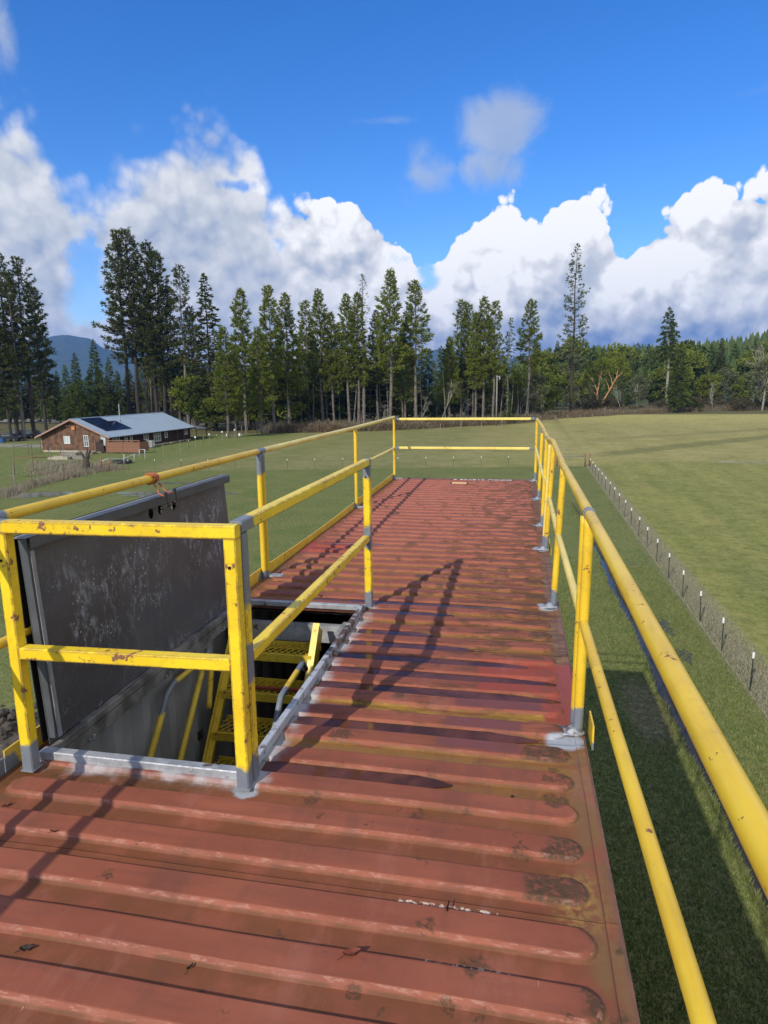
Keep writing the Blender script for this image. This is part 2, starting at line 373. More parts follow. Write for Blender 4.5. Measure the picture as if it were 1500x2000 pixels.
    col = N.mix(mul(N, N.ss(scr, .74, .78), N.ss(N.noise(p, 6.0, 3), .55, .62), .6), col, (.60, .42, .34))
    chipw = mul(N, N.box(x, y, -.33, -.02, 1.805, 1.83, .006), N.ss(nf, .48, .58))
    chipw = N.m('MAXIMUM', chipw, mul(N, N.box(x, y, -.22, .02, 1.60, 1.615, .006), N.ss(nf, .5, .6)))
    col = N.mix(chipw, col, (.72, .62, .48))
    # fresh red touch-up and plum coloured overspray
    jit = N.m('MULTIPLY', N.m('SUBTRACT', nm, .5), .10)
    xj, yj = N.m('ADD', x, jit), N.m('ADD', y, jit)
    fresh = N.m('MAXIMUM', N.box(xj, yj, -.17, .5, 3.34, 3.76, .012), N.box(xj, yj, .17, .5, 3.06, 3.5, .012))
    fresh = N.m('MAXIMUM', fresh, N.box(x, y, -2.2, -1.62, 6.12, 6.62, .02))
    col = N.mix(N.m('MULTIPLY', fresh, N.ss(N.noise(p, 30.0, 6), .70, .62)), col, N.mix(nb, (.30, .064, .044), (.24, .056, .038)))
    plum = N.m('MAXIMUM', N.box(x, y, -.27, .16, 3.14, 3.30, .008), N.m('MAXIMUM', N.box(x, y, -.30, .06, 2.93, 3.06, .01), N.box(x, y, -.32, .05, 2.74, 2.85, .02)))
    col = N.mix(N.m('MULTIPLY', plum, .8), col, (.155, .058, .062))
    # sprayed zinc round the hatch and posts
    dxh = N.m('MAXIMUM', N.m('SUBTRACT', -2.0, x), N.m('SUBTRACT', x, -1.05)); dyh = N.m('MAXIMUM', N.m('SUBTRACT', 2.36, y), N.m('SUBTRACT', y, 4.52))
    dh = N.m('MAXIMUM', dxh, dyh)
    spray = N.m('MULTIPLY', N.ss(N.m('ADD', dh, N.m('MULTIPLY', N.m('SUBTRACT', nm, .5), .16)), .10, .015), N.ss(N.noise(p, 5.0, 3), .36, .52))
    col = N.mix(N.m('MULTIPLY', spray, .88), col, N.mix(nf, (.36, .34, .34), (.44, .47, .50)))
    for qx, qy, r in ((.26, 2.90, .10), (.26, 4.80, .09), (.28, 6.58, .09), (.28, 7.72, .08), (.28, 9.58, .08), (.28, 11.5, .09), (-1.04, 2.29, .07), (-1.98, 5.27, .07), (-1.04, 4.62, .05)):
        dd = N.m('POWER', N.m('ADD', N.m('POWER', N.m('SUBTRACT', x, qx), 2.0), N.m('POWER', N.m('MULTIPLY', N.m('SUBTRACT', y, qy), 1.3), 2.0)), .5)
        col = N.mix(N.ss(N.m('ADD', dd, jit), r, r*.6), col, N.mix(nf, (.27, .30, .34), (.38, .41, .45)))
    stain = N.noise(N.map(p, scale=(.8, .22, 1)), 7.0, 7, .68)
    col = N.mix(N.m('MULTIPLY', N.ss(stain, .52, .68), .40), col, (.135, .060, .040))
    col = N.mix(N.m('MULTIPLY', N.ss(stain, .44, .34), .28), col, (.330, .135, .100))
    foot_ = mul(N, N.ss(zz, -.0096, -.0080), N.ss(zz, .0, -.006), N.ss(nm, .40, .60))
    col = N.mix(N.m('MULTIPLY', foot_, .55), col, (.105, .052, .025))
    wet = N.m('MULTIPLY', low, N.m('MULTIPLY', wetz, N.ss(nb, .38, .55)))
    rough = N.m('SUBTRACT', N.m('ADD', .40, N.m('MULTIPLY', nm, .22)), N.m('MULTIPLY', wet, .28))
    h = N.m('ADD', N.m('MULTIPLY', nb, .8), N.m('ADD', N.m('MULTIPLY', nm, .25), N.m('MULTIPLY', nf, .05)))
    h = N.m('ADD', h, N.m('MULTIPLY', N.m('ADD', spot, N.m('ADD', endm, mud)), N.m('MULTIPLY', N.noise(p, 120.0, 4), .35)))
    return finish(N, col, N.m('ADD', rough, .08), 0.0, h, .40, .010, .16)
M['deck'] = deck_mat()
M['rail'] = simple('brown_rail_paint', (.20, .085, .055), (.13, .07, .045), 12.0, .5)
N = newmat('standing_water'); p = pos(N)
M['water'] = finish(N, N.mix(N.ss(N.noise(p, 7.0, 6), .35, .65), (.125, .046, .030), (.060, .026, .018)), .06, 0.0, N.noise(p, 8.0, 2), .05, .01, .13)
M['cwall'] = simple('weathered_container_paint', (.17, .055, .038), (.12, .045, .03), 1.5, .55, bstr=.1)
M['ciw'] = simple('dark_grey_wall_paint', (.33, .34, .35), (.25, .255, .265), 2.5, .6, bstr=.1)
M['hinge'] = simple('stained_grey_angle', (.21, .205, .19), (.08, .078, .07), 7.0, .6)
M['dark'] = simple('black_steel', (.02, .02, .022), None, 9.0, .5)
M['black'] = simple('hole_dark_paint', (.008, .008, .009), None, 9.0, .9, bstr=0)
M['ply'] = simple('dark_floorboards', (.05, .04, .03), None, 5.0, .8)

# ================================================================== containers
XL, XR, Y0, Y1 = -2.099, .339, -1.78, 11.58
CH = ROOF/3
HX0, HX1, HY0, HY1 = -1.985, -1.065, 2.375, 4.485       # hatch opening
def corrugated(mb, a, b, z0, z1, nrm, depth=.036, pitch=.278):
    a, b = np.array(a, float), np.array(b, float); L = np.linalg.norm(b-a); t = (b-a)/L; nrm = np.array(nrm, float)
    pr = []; s = 0
    while s < L:
        for ds, d in ((0, 0), (.07, 0), (.139, depth), (.209, depth)):
            if s+ds <= L: pr.append((s+ds, d))
        s += pitch
    pr.append((L, 0)); V = []; F = []
    for i, (s, d) in enumerate(pr):
        q = a+t*s-nrm*d
        for off, z in ((0, z0), (0, z1), (-.004, z1), (-.004, z0)): w = q+nrm*off; V.append((w[0], w[1], z))
    for i in range(len(pr)-1):
        for j in range(4): k = (j+1) % 4; F.append((i*4+j, i*4+k, i*4+4+k, i*4+4+j))
    mb.add(V, F)
def container(i, label):
    z0, z1 = i*CH+.02, (i+1)*CH
    root = empty('shipping_container', ((XL+XR)/2, (Y0+Y1)/2, z0), label=label, cat='container', group='three stacked red shipping containers')
    off = (-(XL+XR)/2, -(Y0+Y1)/2, -z0)
    def put(mb, name, mat): return mb.build(name, mat, root, loc=off)
    zt = z1-.045 if i == 2 else z1-.02
    b = MB(); corrugated(b, (XR-.012, Y0+.1, 0), (XR-.012, Y1-.1, 0), z0+.15, z1-.05, (1, 0, 0)); put(b, 'side_wall', M['cwall'])
    if i == 2:
        b = MB(); corrugated(b, (XL+.012, Y0+.1, 0), (XL+.012, Y1-.1, 0), z0+.15, z1-.05, (-1, 0, 0)); put(b, 'side_wall', M['ciw'])
    else:
        b = MB(); corrugated(b, (XL+.012, Y0+.1, 0), (XL+.012, Y1-.1, 0), z0+.15, z1-.05, (-1, 0, 0)); put(b, 'side_wall', M['cwall'])
    b = MB(); corrugated(b, (XL+.1, Y1-.02, 0), (XR-.1, Y1-.02, 0), z0+.15, z1-.07, (0, 1, 0)); put(b, 'end_wall', M['cwall'])
    for s in (0, 1):
        xc = XL+.60+s*1.22
        b = MB(); b.box((xc, Y0+.03, (z0+z1)/2), (1.19, .05, CH-.34)); d = put(b, 'door', M['cwall'])
        for q in (-.25, .25):
            k = MB(); k.tube([(xc+q, Y0-.03, z0+.1), (xc+q, Y0-.03, z1-.12)], circ(.017, 8)); k.build('lock_rod', M['cwall'], d)
    for x_ in (XL+.055, XR-.055):
        for y_ in (Y0+.055, Y1-.055):
            b = MB(); b.box((x_, y_, (z0+zt)/2), (.105, .105, zt-z0-.02)); put(b, 'corner_post', M['cwall'])
    for x_ in (XL+.03, XR-.03):
        b = MB(); b.box((x_, (Y0+Y1)/2, z0+.08), (.055, Y1-Y0-.24, .14)); put(b, 'bottom_rail', M['cwall'])
    b = MB(); b.box(((XL+XR)/2, (Y0+Y1)/2, z0+.10), (XR-XL-.14, Y1-Y0-.24, .04)); put(b, 'floor', M['ply'])
    if i < 2:
        b = MB(); b.box(((XL+XR)/2, (Y0+Y1)/2, z1-.035), (XR-XL-.02, Y1-Y0-.02, .03)); put(b, 'roof_panel', M['cwall'])
    return root, off
container(0, 'lowest of the three stacked containers, standing on the grass')
container(1, 'middle one of the three stacked containers')
TOP, TOFF = container(2, 'topmost red oxide shipping container whose ribbed roof is the deck underfoot')
# --- ribbed roof, one panel per pressed sheet
PITCH_R, FOOT0 = .2047, 1.482-.003
ribs = [FOOT0+PITCH_R*k for k in range(-15, 49)]
RX0, RX1 = XL+.068, XR-.068
rng = np.random.default_rng(3)
ph = rng.uniform(0, 6.28, 12)
def deck_z(X, Y, rel=False):
    z = np.full(X.shape, -.010)
    for f in ribs:
        if f+.14 > Y1-.12 or f < Y0+.1: continue
        c = f+.065; Rr = .065
        ax = np.clip(X, RX0+Rr, RX1-Rr)
        d = np.hypot(X-ax, Y-c); h = np.clip((Rr-d)/.0185, 0, 1); h = h*h*(3-2*h)*.1+h*.9
        z = np.maximum(z, -.010+.020*h)
    if rel: return (z+.010)/.020
    edge = np.minimum(X-XL, XR-X); rise = np.clip((.045-edge)/.012, 0, 1)*.006
    z = z+rise
    z += .0035*np.sin(X*2.1+ph[0])*np.sin(Y*1.7+ph[1])+.002*np.sin(X*5.3+ph[2]+Y*2.2)+.0012*np.sin(Y*9+ph[3])*np.sin(X*7+ph[4])
    return z
def roof_panel(ya, yb):
    xs = list(np.arange(XL, RX0+.09, .0085))+list(np.linspace(RX0+.10, RX1-.10, 26))+list(np.arange(RX1-.09, XR, .0085))+[XR]
    xs = sorted(set(np.round(xs+[HX0, HX1], 4))); ys = sorted(set(np.round(list(np.arange(ya, yb, .0095))+[q for f in ribs for q in (f-.0005, f+.0012, f+.0175, f+.0195, f+.1105, f+.1125, f+.1288, f+.1305) if ya < q < yb]+[yb]+[q for q in (HY0, HY1) if ya < q < yb], 4)))
    xs, ys = np.array(xs), np.array(ys); X, Y = np.meshgrid(xs, ys); Z = deck_z(X, Y)
    seam = np.exp(-((Y-ya)/.008)**2)*.0018+np.exp(-((Y-yb)/.004)**2)*.0006; Z = Z+seam
    nx = len(xs); F = []
    for j in range(len(ys)-1):
        for i in range(nx-1):
            cx, cy = (xs[i]+xs[i+1])/2, (ys[j]+ys[j+1])/2
            if HX0 < cx < HX1 and HY0 < cy < HY1: continue
            q = j*nx+i; F.append((q, q+1, q+nx+1, q+nx))
    me = bpy.data.meshes.new('roof_panel'); me.from_pydata(np.c_[X.ravel(), Y.ravel(), Z.ravel()+ROOF].tolist(), [], F)
    at_ = me.attributes.new('rel', 'FLOAT', 'POINT'); at_.data.foreach_set('value', deck_z(X, Y, True).ravel().astype(np.float32))
    me.shade_smooth(); me.update(); o = link('roof_panel', me, M['deck'], TOP, TOFF)
    return o
edges = [Y0+.005]+[FOOT0+.163+PITCH_R*(5*k+1) for k in range(-4, 10)]
edges = edges[:1]+[e_ for e_ in edges[1:] if e_ > Y0+.2]
edges = [e_ for e_ in edges if e_ < Y1-.3]+[Y1-.005]
for ya, yb in zip(edges[:-1], edges[1:]): roof_panel(ya+.0002, yb-.0002)
# side rails that cap the walls, header at the far end
for x_, sgn in ((XL, -1), (XR, 1)):
    b = MB(); b.tube([(x_+sgn*.004, Y0, ROOF-.035), (x_+sgn*.004, Y1, ROOF-.035)], [(.006, -.03), (.006, .026), (-.006, .026), (-.006, -.03)]); b.build('top_rail', M['rail'], TOP, loc=TOFF)
b = MB(); b.box(((XL+XR)/2, Y1-.045, ROOF+.004), (XR-XL-.01, .085, .018)); b.build('header', M['rail'], TOP, loc=TOFF)
# weld seam along the right edge
b = MB(); ys = np.arange(Y0, Y1, .06)
b.tube([(XR-.038+.0018*math.sin(q*3.1)+.001*math.sin(q*11), q, ROOF-.0068) for q in ys], [(.0016, 0), (0, .0022), (-.0016, 0)]); b.build('weld_seam', M['rail'], TOP, loc=TOFF)
# underside of roof so the inside stays dark
b = MB(); zb = ROOF-.036
for c, d in ((((XL+XR)/2, (Y0+HY0)/2), (XR-XL-.1, HY0-Y0-.04)), (((XL+XR)/2, (HY1+Y1)/2), (XR-XL-.1, Y1-HY1-.04)), (((HX1+XR)/2+.01, (HY0+HY1)/2), (XR-HX1-.09, HY1-HY0-.002)), (((XL+HX0)/2+.01, (HY0+HY1)/2), (HX0-XL-.06, HY1-HY0-.002))):
    b.box((c[0], c[1], zb), (d[0], d[1], .006))
b.build('ceiling_lining', M['dark'], TOP, loc=TOFF)
# puddles caught between the ribs
def puddle(k, xa, xb):
    yc = FOOT0+PITCH_R*k+.13+.0373; n = 26; rg = random.Random(k*7+int(xa*10)); V = []
    L = []; Rr = []
    for i in range(n+1):
        t = i/n; x_ = xa+(xb-xa)*t; w = .052*min(1, (min(t+.15, 1-t)*4+.03))**.6*rg.uniform(.86, 1)
        L.append((x_, yc-w+rg.uniform(-.003, .003), ROOF-.0018)); Rr.append((x_, yc+w+rg.uniform(-.003, .003), ROOF-.0018))
    V = L+Rr[::-1]; V = V+[(v[0], v[1], v[2]-.006) for v in V]; m = 2*(n+1)
    F = [(i, i+1, m-2-i, m-1-i) for i in range(n)]+[(i, (i+1) % m, m+(i+1) % m, m+i) for i in range(m)]
    b = MB(); b.add(V, F); b.build('puddle', M['water'], TOP, loc=TOFF)
for k, xa, xb in ((4, -1.03, -.22), (6, -1.02, .13), (8, -1.03, .26), (9, -1.03, .25), (10, -1.03, .10), (11, -1.0, -.22), (12, -1.0, -.50), (15, -1.5, .05), (14, -1.9, -.4), (24, -2.0, -1.3), (8, -.30, .20)):
    if (k, xa) != (8, -.30): puddle(k, xa, xb)
# number painted on the header end, seen upside down from here
def text_mesh(body, size, mat, name, parent, M4, ext=.001):
    c = bpy.data.curves.new(name, 'FONT'); c.body = body; c.size = size; c.extrude = ext; c.align_x = 'CENTER'
    t = bpy.data.objects.new(name, c); COL.objects.link(t); bpy.context.view_layer.update()
    me = bpy.data.meshes.new_from_object(t.evaluated_get(bpy.context.evaluated_depsgraph_get())); bpy.data.objects.remove(t)
    me.transform(M4); return link(name, me, mat, parent, TOFF if parent == TOP else (0, 0, 0))
M['white'] = simple('white_paint', (.78, .77, .74), (.62, .60, .56), 30.0, .5)
text_mesh('DCCU 018746 5', .145, M['white'], 'roof_number', TOP, Matrix.Translation((-.54, 11.47, ROOF+.0155)) @ Matrix.Rotation(math.pi, 4, 'Z'))
b = MB(); b.box((-.90, 11.00, ROOF+.016), (.24, .045, .010)); st = b.build('marking_strip', simple('cream_strip', (.85, .70, .38), (.8, .62, .3)), TOP, loc=TOFF)
for q in (-1.035, -.765): b = MB(); b.box((q, 11.0, ROOF+.016), (.025, .05, .012)); b.build('strip_end', M['dark'], st)

# ================================================================== hatch
hf = empty('hatch_frame', (-1.525, 3.43, ROOF), label='grey zinc painted angle frame round the open roof hatch', cat='hatch frame')
ho = (1.525, -3.43, -ROOF)
def fr(p, q, prof, mat): b = MB(); b.tube([p, q], prof, step=.3); b.build('frame_bar', mat, hf, loc=ho)
w = .042; zf = ROOF+.022
fr((HX0-.03, HY0-.022, zf), (HX1+.02, HY0-.022, zf), sq(.046, .045, .004), M['galv'])
fr((HX0-.03, HY1+.02, zf), (HX1+.02, HY1+.02, zf), sq(.040, .038, .004), M['galv'])
fr((HX1+.003, HY0+.002, zf+.004), (HX1+.003, HY1-.001, zf+.004), sq(.032, .046, .003), M['rustframe'])
fr((HX0-.008, HY0+.002, zf-.004), (HX0-.008, HY1-.001, zf-.004), sq(.030, .040, .003), M['hinge'])
fr((HX0+.004, HY0+.002, ROOF-.040), (HX0+.004, HY1-.001, ROOF-.040), [(.004, -.028), (.004, .035), (-.004, .035), (-.004, -.028)], M['hinge'])
b = MB(); b.box(((HX0+HX1)/2, HY0-.052, ROOF+.001), (HX1-HX0+.03, .020, .010)); b.build('weld_fillet', M['galv'], hf, loc=ho)
for q in (2.62, 3.35, 4.1):
    b = MB(); b.tube([(HX0+.012+.022*math.cos(a_), q+.0, ROOF-.03-.03*math.sin(a_)) for a_ in np.linspace(0, math.pi, 7)], circ(.006, 6), up=(0, 1, 0)); b.build('lashing_ring', M['galv'], hf, loc=ho)
b = MB(); b.box(((HX0+HX1)/2-.03, HY1-.03, ROOF-.17), (HX1-HX0-.16, .05, .13)); b.build('landing_beam', M['galv'], hf, loc=ho)
b = MB(); b.box((HX1-.055, HY1-.10, ROOF-.095), (.16, .20, .016)); b.build('landing_plate', M['galv'], hf, loc=ho)

# door leaf with two round holes and a torn star hole
N = newmat('weathered_steel_plate'); p = pos(N); x, y, z = N.sep(p)
pv = N.map(p, scale=(1, 1, .45))
base = N.mix(N.ss(N.noise(p, 1.8, 6, .6), .35, .68), (.098, .095, .100), (.066, .062, .064))
base = N.mix(N.m('MULTIPLY', N.ss(N.noise(N.v('ADD', p, (4, 4, 4)), 2.6, 4), .5, .7), .6), base, (.070, .078, .100))
zone = N.m('MAXIMUM', N.box(y, z, 2.55, 3.55, ROOF+.32, ROOF+.80, .16), N.box(y, z, 3.75, 4.4, ROOF+.40, ROOF+.86, .12))
zone = N.m('MAXIMUM', zone, N.m('MULTIPLY', N.box(y, z, 3.2, 4.3, ROOF+.02, ROOF+.12, .05), .7))
drops = N.ss(N.voro(N.v('ADD', p, N.v('SCALE', N.new('ShaderNodeTexNoise', {'Vector': p, 'Scale': 30.0}).outputs['Color'], scale=.02)), 46.0), .30, .16)
haze_ = N.ss(N.noise(pv, 26.0, 8, .7), .47, .68)
dep = mul(N, zone, N.ss(N.noise(p, 6.0, 5, .6), .38, .55), N.m('MAXIMUM', N.m('MULTIPLY', drops, N.ss(N.noise(p, 20.0, 3), .40, .6)), N.m('MULTIPLY', haze_, .55)))
col = N.mix(dep, base, (.44, .48, .54))
ring = N.noise(N.map(p, scale=(1, 1, 1)), 5.0, 3, .5, 1.5)
col = N.mix(mul(N, N.ss(N.m('ABSOLUTE', N.m('SUBTRACT', ring, .5)), .006, .0), N.ss(z, ROOF+.25, ROOF+.05), .6), col, (.30, .34, .40))
M['plate'] = finish(N, col, N.m('ADD', .38, N.m('MULTIPLY', N.noise(p, 4.0, 5), .25)), .15, N.noise(p, 3.0, 5), .25, .02)
M['flange'] = simple('grey_flange_paint', (.085, .092, .105), (.062, .068, .076), 6.0, .5)
M['lip'] = simple('pale_lip_paint', (.25, .265, .28), (.19, .20, .21), 9.0, .5)
hd = empty('hatch_door', (HX0-.03, 3.42, ROOF+.04), label='open steel hatch cover standing upright against the left railing', cat='hatch cover')
YA, YB, HT = 2.40, 4.47, .945
def leaf(back, holes):
    out = [(YA, 0), (YB, 0), (YB-.01, HT), (YA+.01, HT)]
    loops = [out]+holes; V3 = [[Vector((a, b_, 0)) for a, b_ in lp] for lp in loops]
    flat = [v for lp in V3 for v in lp]; T = tessellate_polygon(V3)
    b = MB(); th = .004; n = len(flat)
    lean = -.05
    P = [(lean*v[1]/HT+(0 if not back else -.035), v[0]-3.42, v[1]) for v in flat]
    V = P+[(q[0]-th, q[1], q[2]) for q in P]; F = [tuple(t) for t in T]+[tuple(i+n for i in t)[::-1] for t in T]
    s = 0
    for lp in loops:
        m = len(lp)
        for i in range(m): F.append((s+i, s+(i+1) % m, n+s+(i+1) % m, n+s+i))
        s += m
    b.add(V, F); return b
def ell(cy, cz, ry, rz, n=20): return [(cy+ry*math.cos(t), cz+rz*math.sin(t)) for t in np.linspace(0, 2*math.pi, n, endpoint=False)]
# hole centres from the photograph on the plane of the leaf
def onx(px, py, X): d = ray(px, py); t = X/d[0]; return d[1]*t, EYE+d[2]*t
hc = [onx(295, 1003, HX0-.075), onx(313, 995, HX0-.075), onx(338, 988, HX0-.078)]
hc = [(a, b_-ROOF-.04) for a, b_ in hc]
star = []
rg = random.Random(5)
for i in range(18):
    t = 2*math.pi*i/18; r_ = (.030 if i % 2 else .022)*(1.35 if i in (3, 7, 13, 17) else 1)*rg.uniform(.85, 1.15); star.append((hc[2][0]+r_*1.15*math.cos(t), hc[2][1]+r_*math.sin(t)))
b = leaf(False, [ell(hc[0][0], hc[0][1], .026, .032), ell(hc[1][0], hc[1][1], .025, .031), star]); b.build('door_panel', M['plate'], hd)
b = leaf(True, [ell(hc[2][0]-.02, hc[2][1]-.03, .075, .075)]); b.build('back_sheet', M['black'], hd)  # sheet painted black so the two round holes read as dark recesses
def lx(zz_): return -.05*zz_/HT
b = MB(); b.tube([(lx(HT)+.018, YA-3.42+.0, HT-.002), (lx(HT)+.018, YB-3.42+.03, HT-.002)], [(-.045, -.002), (.020, -.002), (.020, .002), (-.045, .002)]); b.build('top_flange', M['lip'], hd)
b = MB(); b.tube([(lx(HT)+.046, YA-3.42+.02, HT-.030), (lx(HT)+.046, YB-3.42-.01, HT-.030)], [(-.002, -.020), (.002, -.020), (.002, .026), (-.002, .026)]); b.build('flange_lip', M['flange'], hd)
b = MB(); b.tube([(lx(.03)+.018, YA-3.42+.004, .03), (lx(HT)+.018, YA-3.42+.012, HT-.008)], [(-.003, -.016), (.003, -.016), (.003, .016), (-.003, .016)], up=(1, 0, 0)); b.build('edge_strip', M['flange'], hd)
b = MB(); b.tube([(lx(.03)+.040, YA-3.42+.022, .03), (lx(HT)+.040, YA-3.42+.030, HT-.06)], [(-.010, -.003), (.012, -.003), (.012, .003), (-.010, .003)], up=(1, 0, 0)); b.build('edge_lip', M['lip'], hd)
for q in (-.75, 0, .75):
    b = MB(); b.tube([(.0, q-.06, -.012), (.0, q+.06, -.012)], circ(.012, 10)); b.build('hinge', M['flange'], hd)
# cord tied round the left railing and hooked into the holes
M['cord'] = None
N = newmat('orange_cord'); p = pos(N)
M['cord'] = finish(N, N.mix(N.ss(N.voro(p, 160.0), .25, .35), (.60, .10, .015), (.30, .10, .05)), .8, 0, N.noise(p, 200.0, 2), .5, .002)
rr = empty('tie_cord', (-2.09, hc[0][0]+.15, ROOF+1.09), label='orange braided cord wound round the left handrail with two wire hooks', cat='cord')
ty = hc[1][0]-.02; co = (2.09, -(hc[0][0]+.15), -(ROOF+1.09))
b = MB(); P = []
for i in range(90):
    t = i/89; a_ = t*2*math.pi*4.3+.5; P.append((-2.09+.0300*math.cos(a_), ty-.04+t*.07+.006*math.sin(a_*2.3), ROOF+1.085+.0300*math.sin(a_)))
b.tube(P, circ(.0046, 6), up=(0, 1, .01)); 
b.build('cord_coil', M['cord'], rr, loc=co)
for i, (cy, cz) in enumerate(hc[:2]):
    zt_ = ROOF+.04+cz; e0 = (-2.06, ty-.03+.05*i, ROOF+1.055)
    e1 = (HX0-.0+.03, cy-.008, zt_+.105)
    b = MB(); n = 10
    P = [(e0[0]+(e1[0]-e0[0])*t, e0[1]+(e1[1]-e0[1])*t+.008*math.sin(t*9), e0[2]+(e1[2]-e0[2])*t-.02*math.sin(math.pi*t)) for t in np.linspace(0, 1, n)]
    b.tube(P, circ(.0055, 6), up=(1, .2, 0)); b.build('cord_tail', M['cord'], rr, loc=co)
    b = MB(); P = [(e1[0], e1[1], e1[2]+.01), (e1[0]+.004, e1[1]+.006, e1[2]-.02), (e1[0]-.002, e1[1]+.012, e1[2]-.05), (e1[0]-.02, e1[1]+.004, e1[2]-.072), (e1[0]-.05, cy, zt_+.02)]
    b.tube(P, circ(.0034, 6), up=(.1, 1, 0)); b.build('wire_hook', M['dark'], rr, loc=co)
    b = MB(); b.box((e1[0], e1[1], e1[2]+.012), (.014, .016, .022)); b.build('knot', M['dark'], rr, loc=co)

# ================================================================== railings
RZ = ROOF
def prime_fn(cs):
    def f(v):
        m = 0.0
        for (x_, y_, z_, r_) in cs:
            d = math.sqrt((v[0]-x_)**2+(v[1]-y_)**2+(v[2]-z_)**2)/r_
            m = max(m, 1.15-.6*d)
        return m
    return f
def railing(label, org):
    return empty('guard_railing', org, label=label, cat='railing', group='yellow railings round the container roof')
def pipe(root, org, name, P, r, cs=(), mat='yel', n=16, prof=None, smooth=True, up=(0, 0, 1), step=.035):
    if abs(P[0][0]-P[-1][0])+abs(P[0][1]-P[-1][1]) < .1: up = (0, 1, 0)
    b = MB(); b.tube(P, prof or circ(r, n), up=up, step=step, afun=prime_fn(cs)); return b.build(name, M[mat], root, smooth=smooth and prof is None, attr='prime', loc=tuple(-o_ for o_ in org))
def foot(root, org, x, y, s=1, w=.12):
    b = MB(); ox = x-.05*s
    b.box((ox, y, ROOF+.001), (w, .075, .008)); 
    rg = random.Random(int(y*100)); ring = []
    m = 18; V = []
    for lv, (sc, zz_) in enumerate(((1, .001), (.80, .010), (.50, .022), (.32, .034))):
        for i in range(m):
            t = 2*math.pi*i/m; r_ = .052*sc*rg.uniform(.9, 1.12); V.append((x-.02*s+r_*1.05*math.cos(t), y+r_*.8*math.sin(t), ROOF+zz_+rg.uniform(-.001, .001)))
    F = [(l*m+i, l*m+(i+1) % m, (l+1)*m+(i+1) % m, (l+1)*m+i) for l in range(3) for i in range(m)]+[tuple(3*m+i for i in range(m))]
    b.add(V, F); o = b.build('base_weld', M['zinc'], root, smooth=True, loc=tuple(-q for q in org)); return o
# right railing
org = (.34, 5.5, ROOF); rt = railing('long right hand railing of yellow pipe above the grass strip', org)
TR = [(.305, -.58, 1.05), (.315, .86, 1.055), (.326, 2.985, 1.062), (.335, 4.81, 1.062), (.364, 6.75, 1.075), (.345, 7.42, 1.052), (.352, 8.2, 1.05), (.366, 9.7, 1.045), (.345, 11.55, 1.065)]
for i, (a_, c_) in enumerate(((0, 2), (2, 8))):
    seg = [(x_, y_, RZ+z_-.024) for x_, y_, z_ in TR[a_:c_+1]]
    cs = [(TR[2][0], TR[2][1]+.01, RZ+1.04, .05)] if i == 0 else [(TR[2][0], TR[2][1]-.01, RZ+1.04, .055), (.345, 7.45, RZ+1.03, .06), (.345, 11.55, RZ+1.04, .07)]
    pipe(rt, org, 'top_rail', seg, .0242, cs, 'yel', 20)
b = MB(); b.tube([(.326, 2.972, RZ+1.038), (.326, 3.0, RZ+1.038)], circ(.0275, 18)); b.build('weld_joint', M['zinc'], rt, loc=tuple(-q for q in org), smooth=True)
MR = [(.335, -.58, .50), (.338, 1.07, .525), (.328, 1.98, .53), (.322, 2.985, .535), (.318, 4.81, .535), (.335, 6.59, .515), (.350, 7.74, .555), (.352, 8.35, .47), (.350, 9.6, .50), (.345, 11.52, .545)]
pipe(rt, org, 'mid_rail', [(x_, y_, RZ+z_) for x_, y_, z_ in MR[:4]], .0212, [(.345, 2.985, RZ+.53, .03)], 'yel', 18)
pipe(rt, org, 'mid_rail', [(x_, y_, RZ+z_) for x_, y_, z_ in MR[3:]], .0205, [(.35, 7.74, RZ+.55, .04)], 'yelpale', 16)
RP = [(.318, 2.985), (.300, 4.81), (.318, 6.59), (.325, 7.74), (.345, 9.62), (.345, 11.52), (.318, .35)]
for x_, y_ in RP:
    xt = np.interp(y_, [q[1] for q in TR], [q[0] for q in TR]); zt_ = np.interp(y_, [q[1] for q in TR], [q[2] for q in TR])
    cs = [(x_, y_, RZ, .13)] + ([(xt, y_, RZ+zt_, .10)] if y_ in (9.62,) else [])
    pipe(rt, org, 'post', [(x_, y_, RZ+.0), (xt, y_, RZ+zt_-.045)], .0225, cs, 'yel', 18)
    foot(rt, org, x_, y_)
pipe(rt, org, 'post', [(.309, 3.034, RZ), (.315, 3.034, RZ+1.02)], .0225, [(.309, 3.034, RZ, .10)], 'yel', 18)
pipe(rt, org, 'post', [(.30, 6.64, RZ), (.33, 6.64, RZ+1.03)], .018, [(.30, 6.64, RZ, .12)], 'yelpale', 14)
# toe board behind the near post
for ya, yb in ((2.93, 2.965), ):
    pass
pipe(rt, org, 'toe_board', [(.372, 3.01, RZ+.04), (.372, 2.86, RZ+.04)], 0, [(.36, 2.86, RZ, .03)], 'yel', prof=[(-.004, -.055), (.004, -.055), (.004, .06), (-.004, .06)])
for ya, yb in ((6.6, 9.6), (9.7, 11.5)):
    pipe(rt, org, 'toe_board', [(.372, ya, RZ-.03), (.372, yb, RZ-.03)], 0, (), 'yel', prof=[(-.003, -.03), (.003, -.03), (.003, .03), (-.003, .03)], step=.3)
# far end railing (flat bar)
org = (-.88, 11.55, ROOF); er = railing('short railing across the far end of the roof', org)
for z_, n_ in ((1.045, 'top_rail'), (.545, 'mid_rail')):
    pipe(er, org, n_, [(XL+.04, 11.55, RZ+z_), (XR-.03, 11.55, RZ+z_)], .02, [(XL+.03, 11.55, RZ+z_, .07), (XR, 11.55, RZ+z_, .10)], 'yelpale', prof=sq(.042, .042, .006), smooth=False, step=.05)
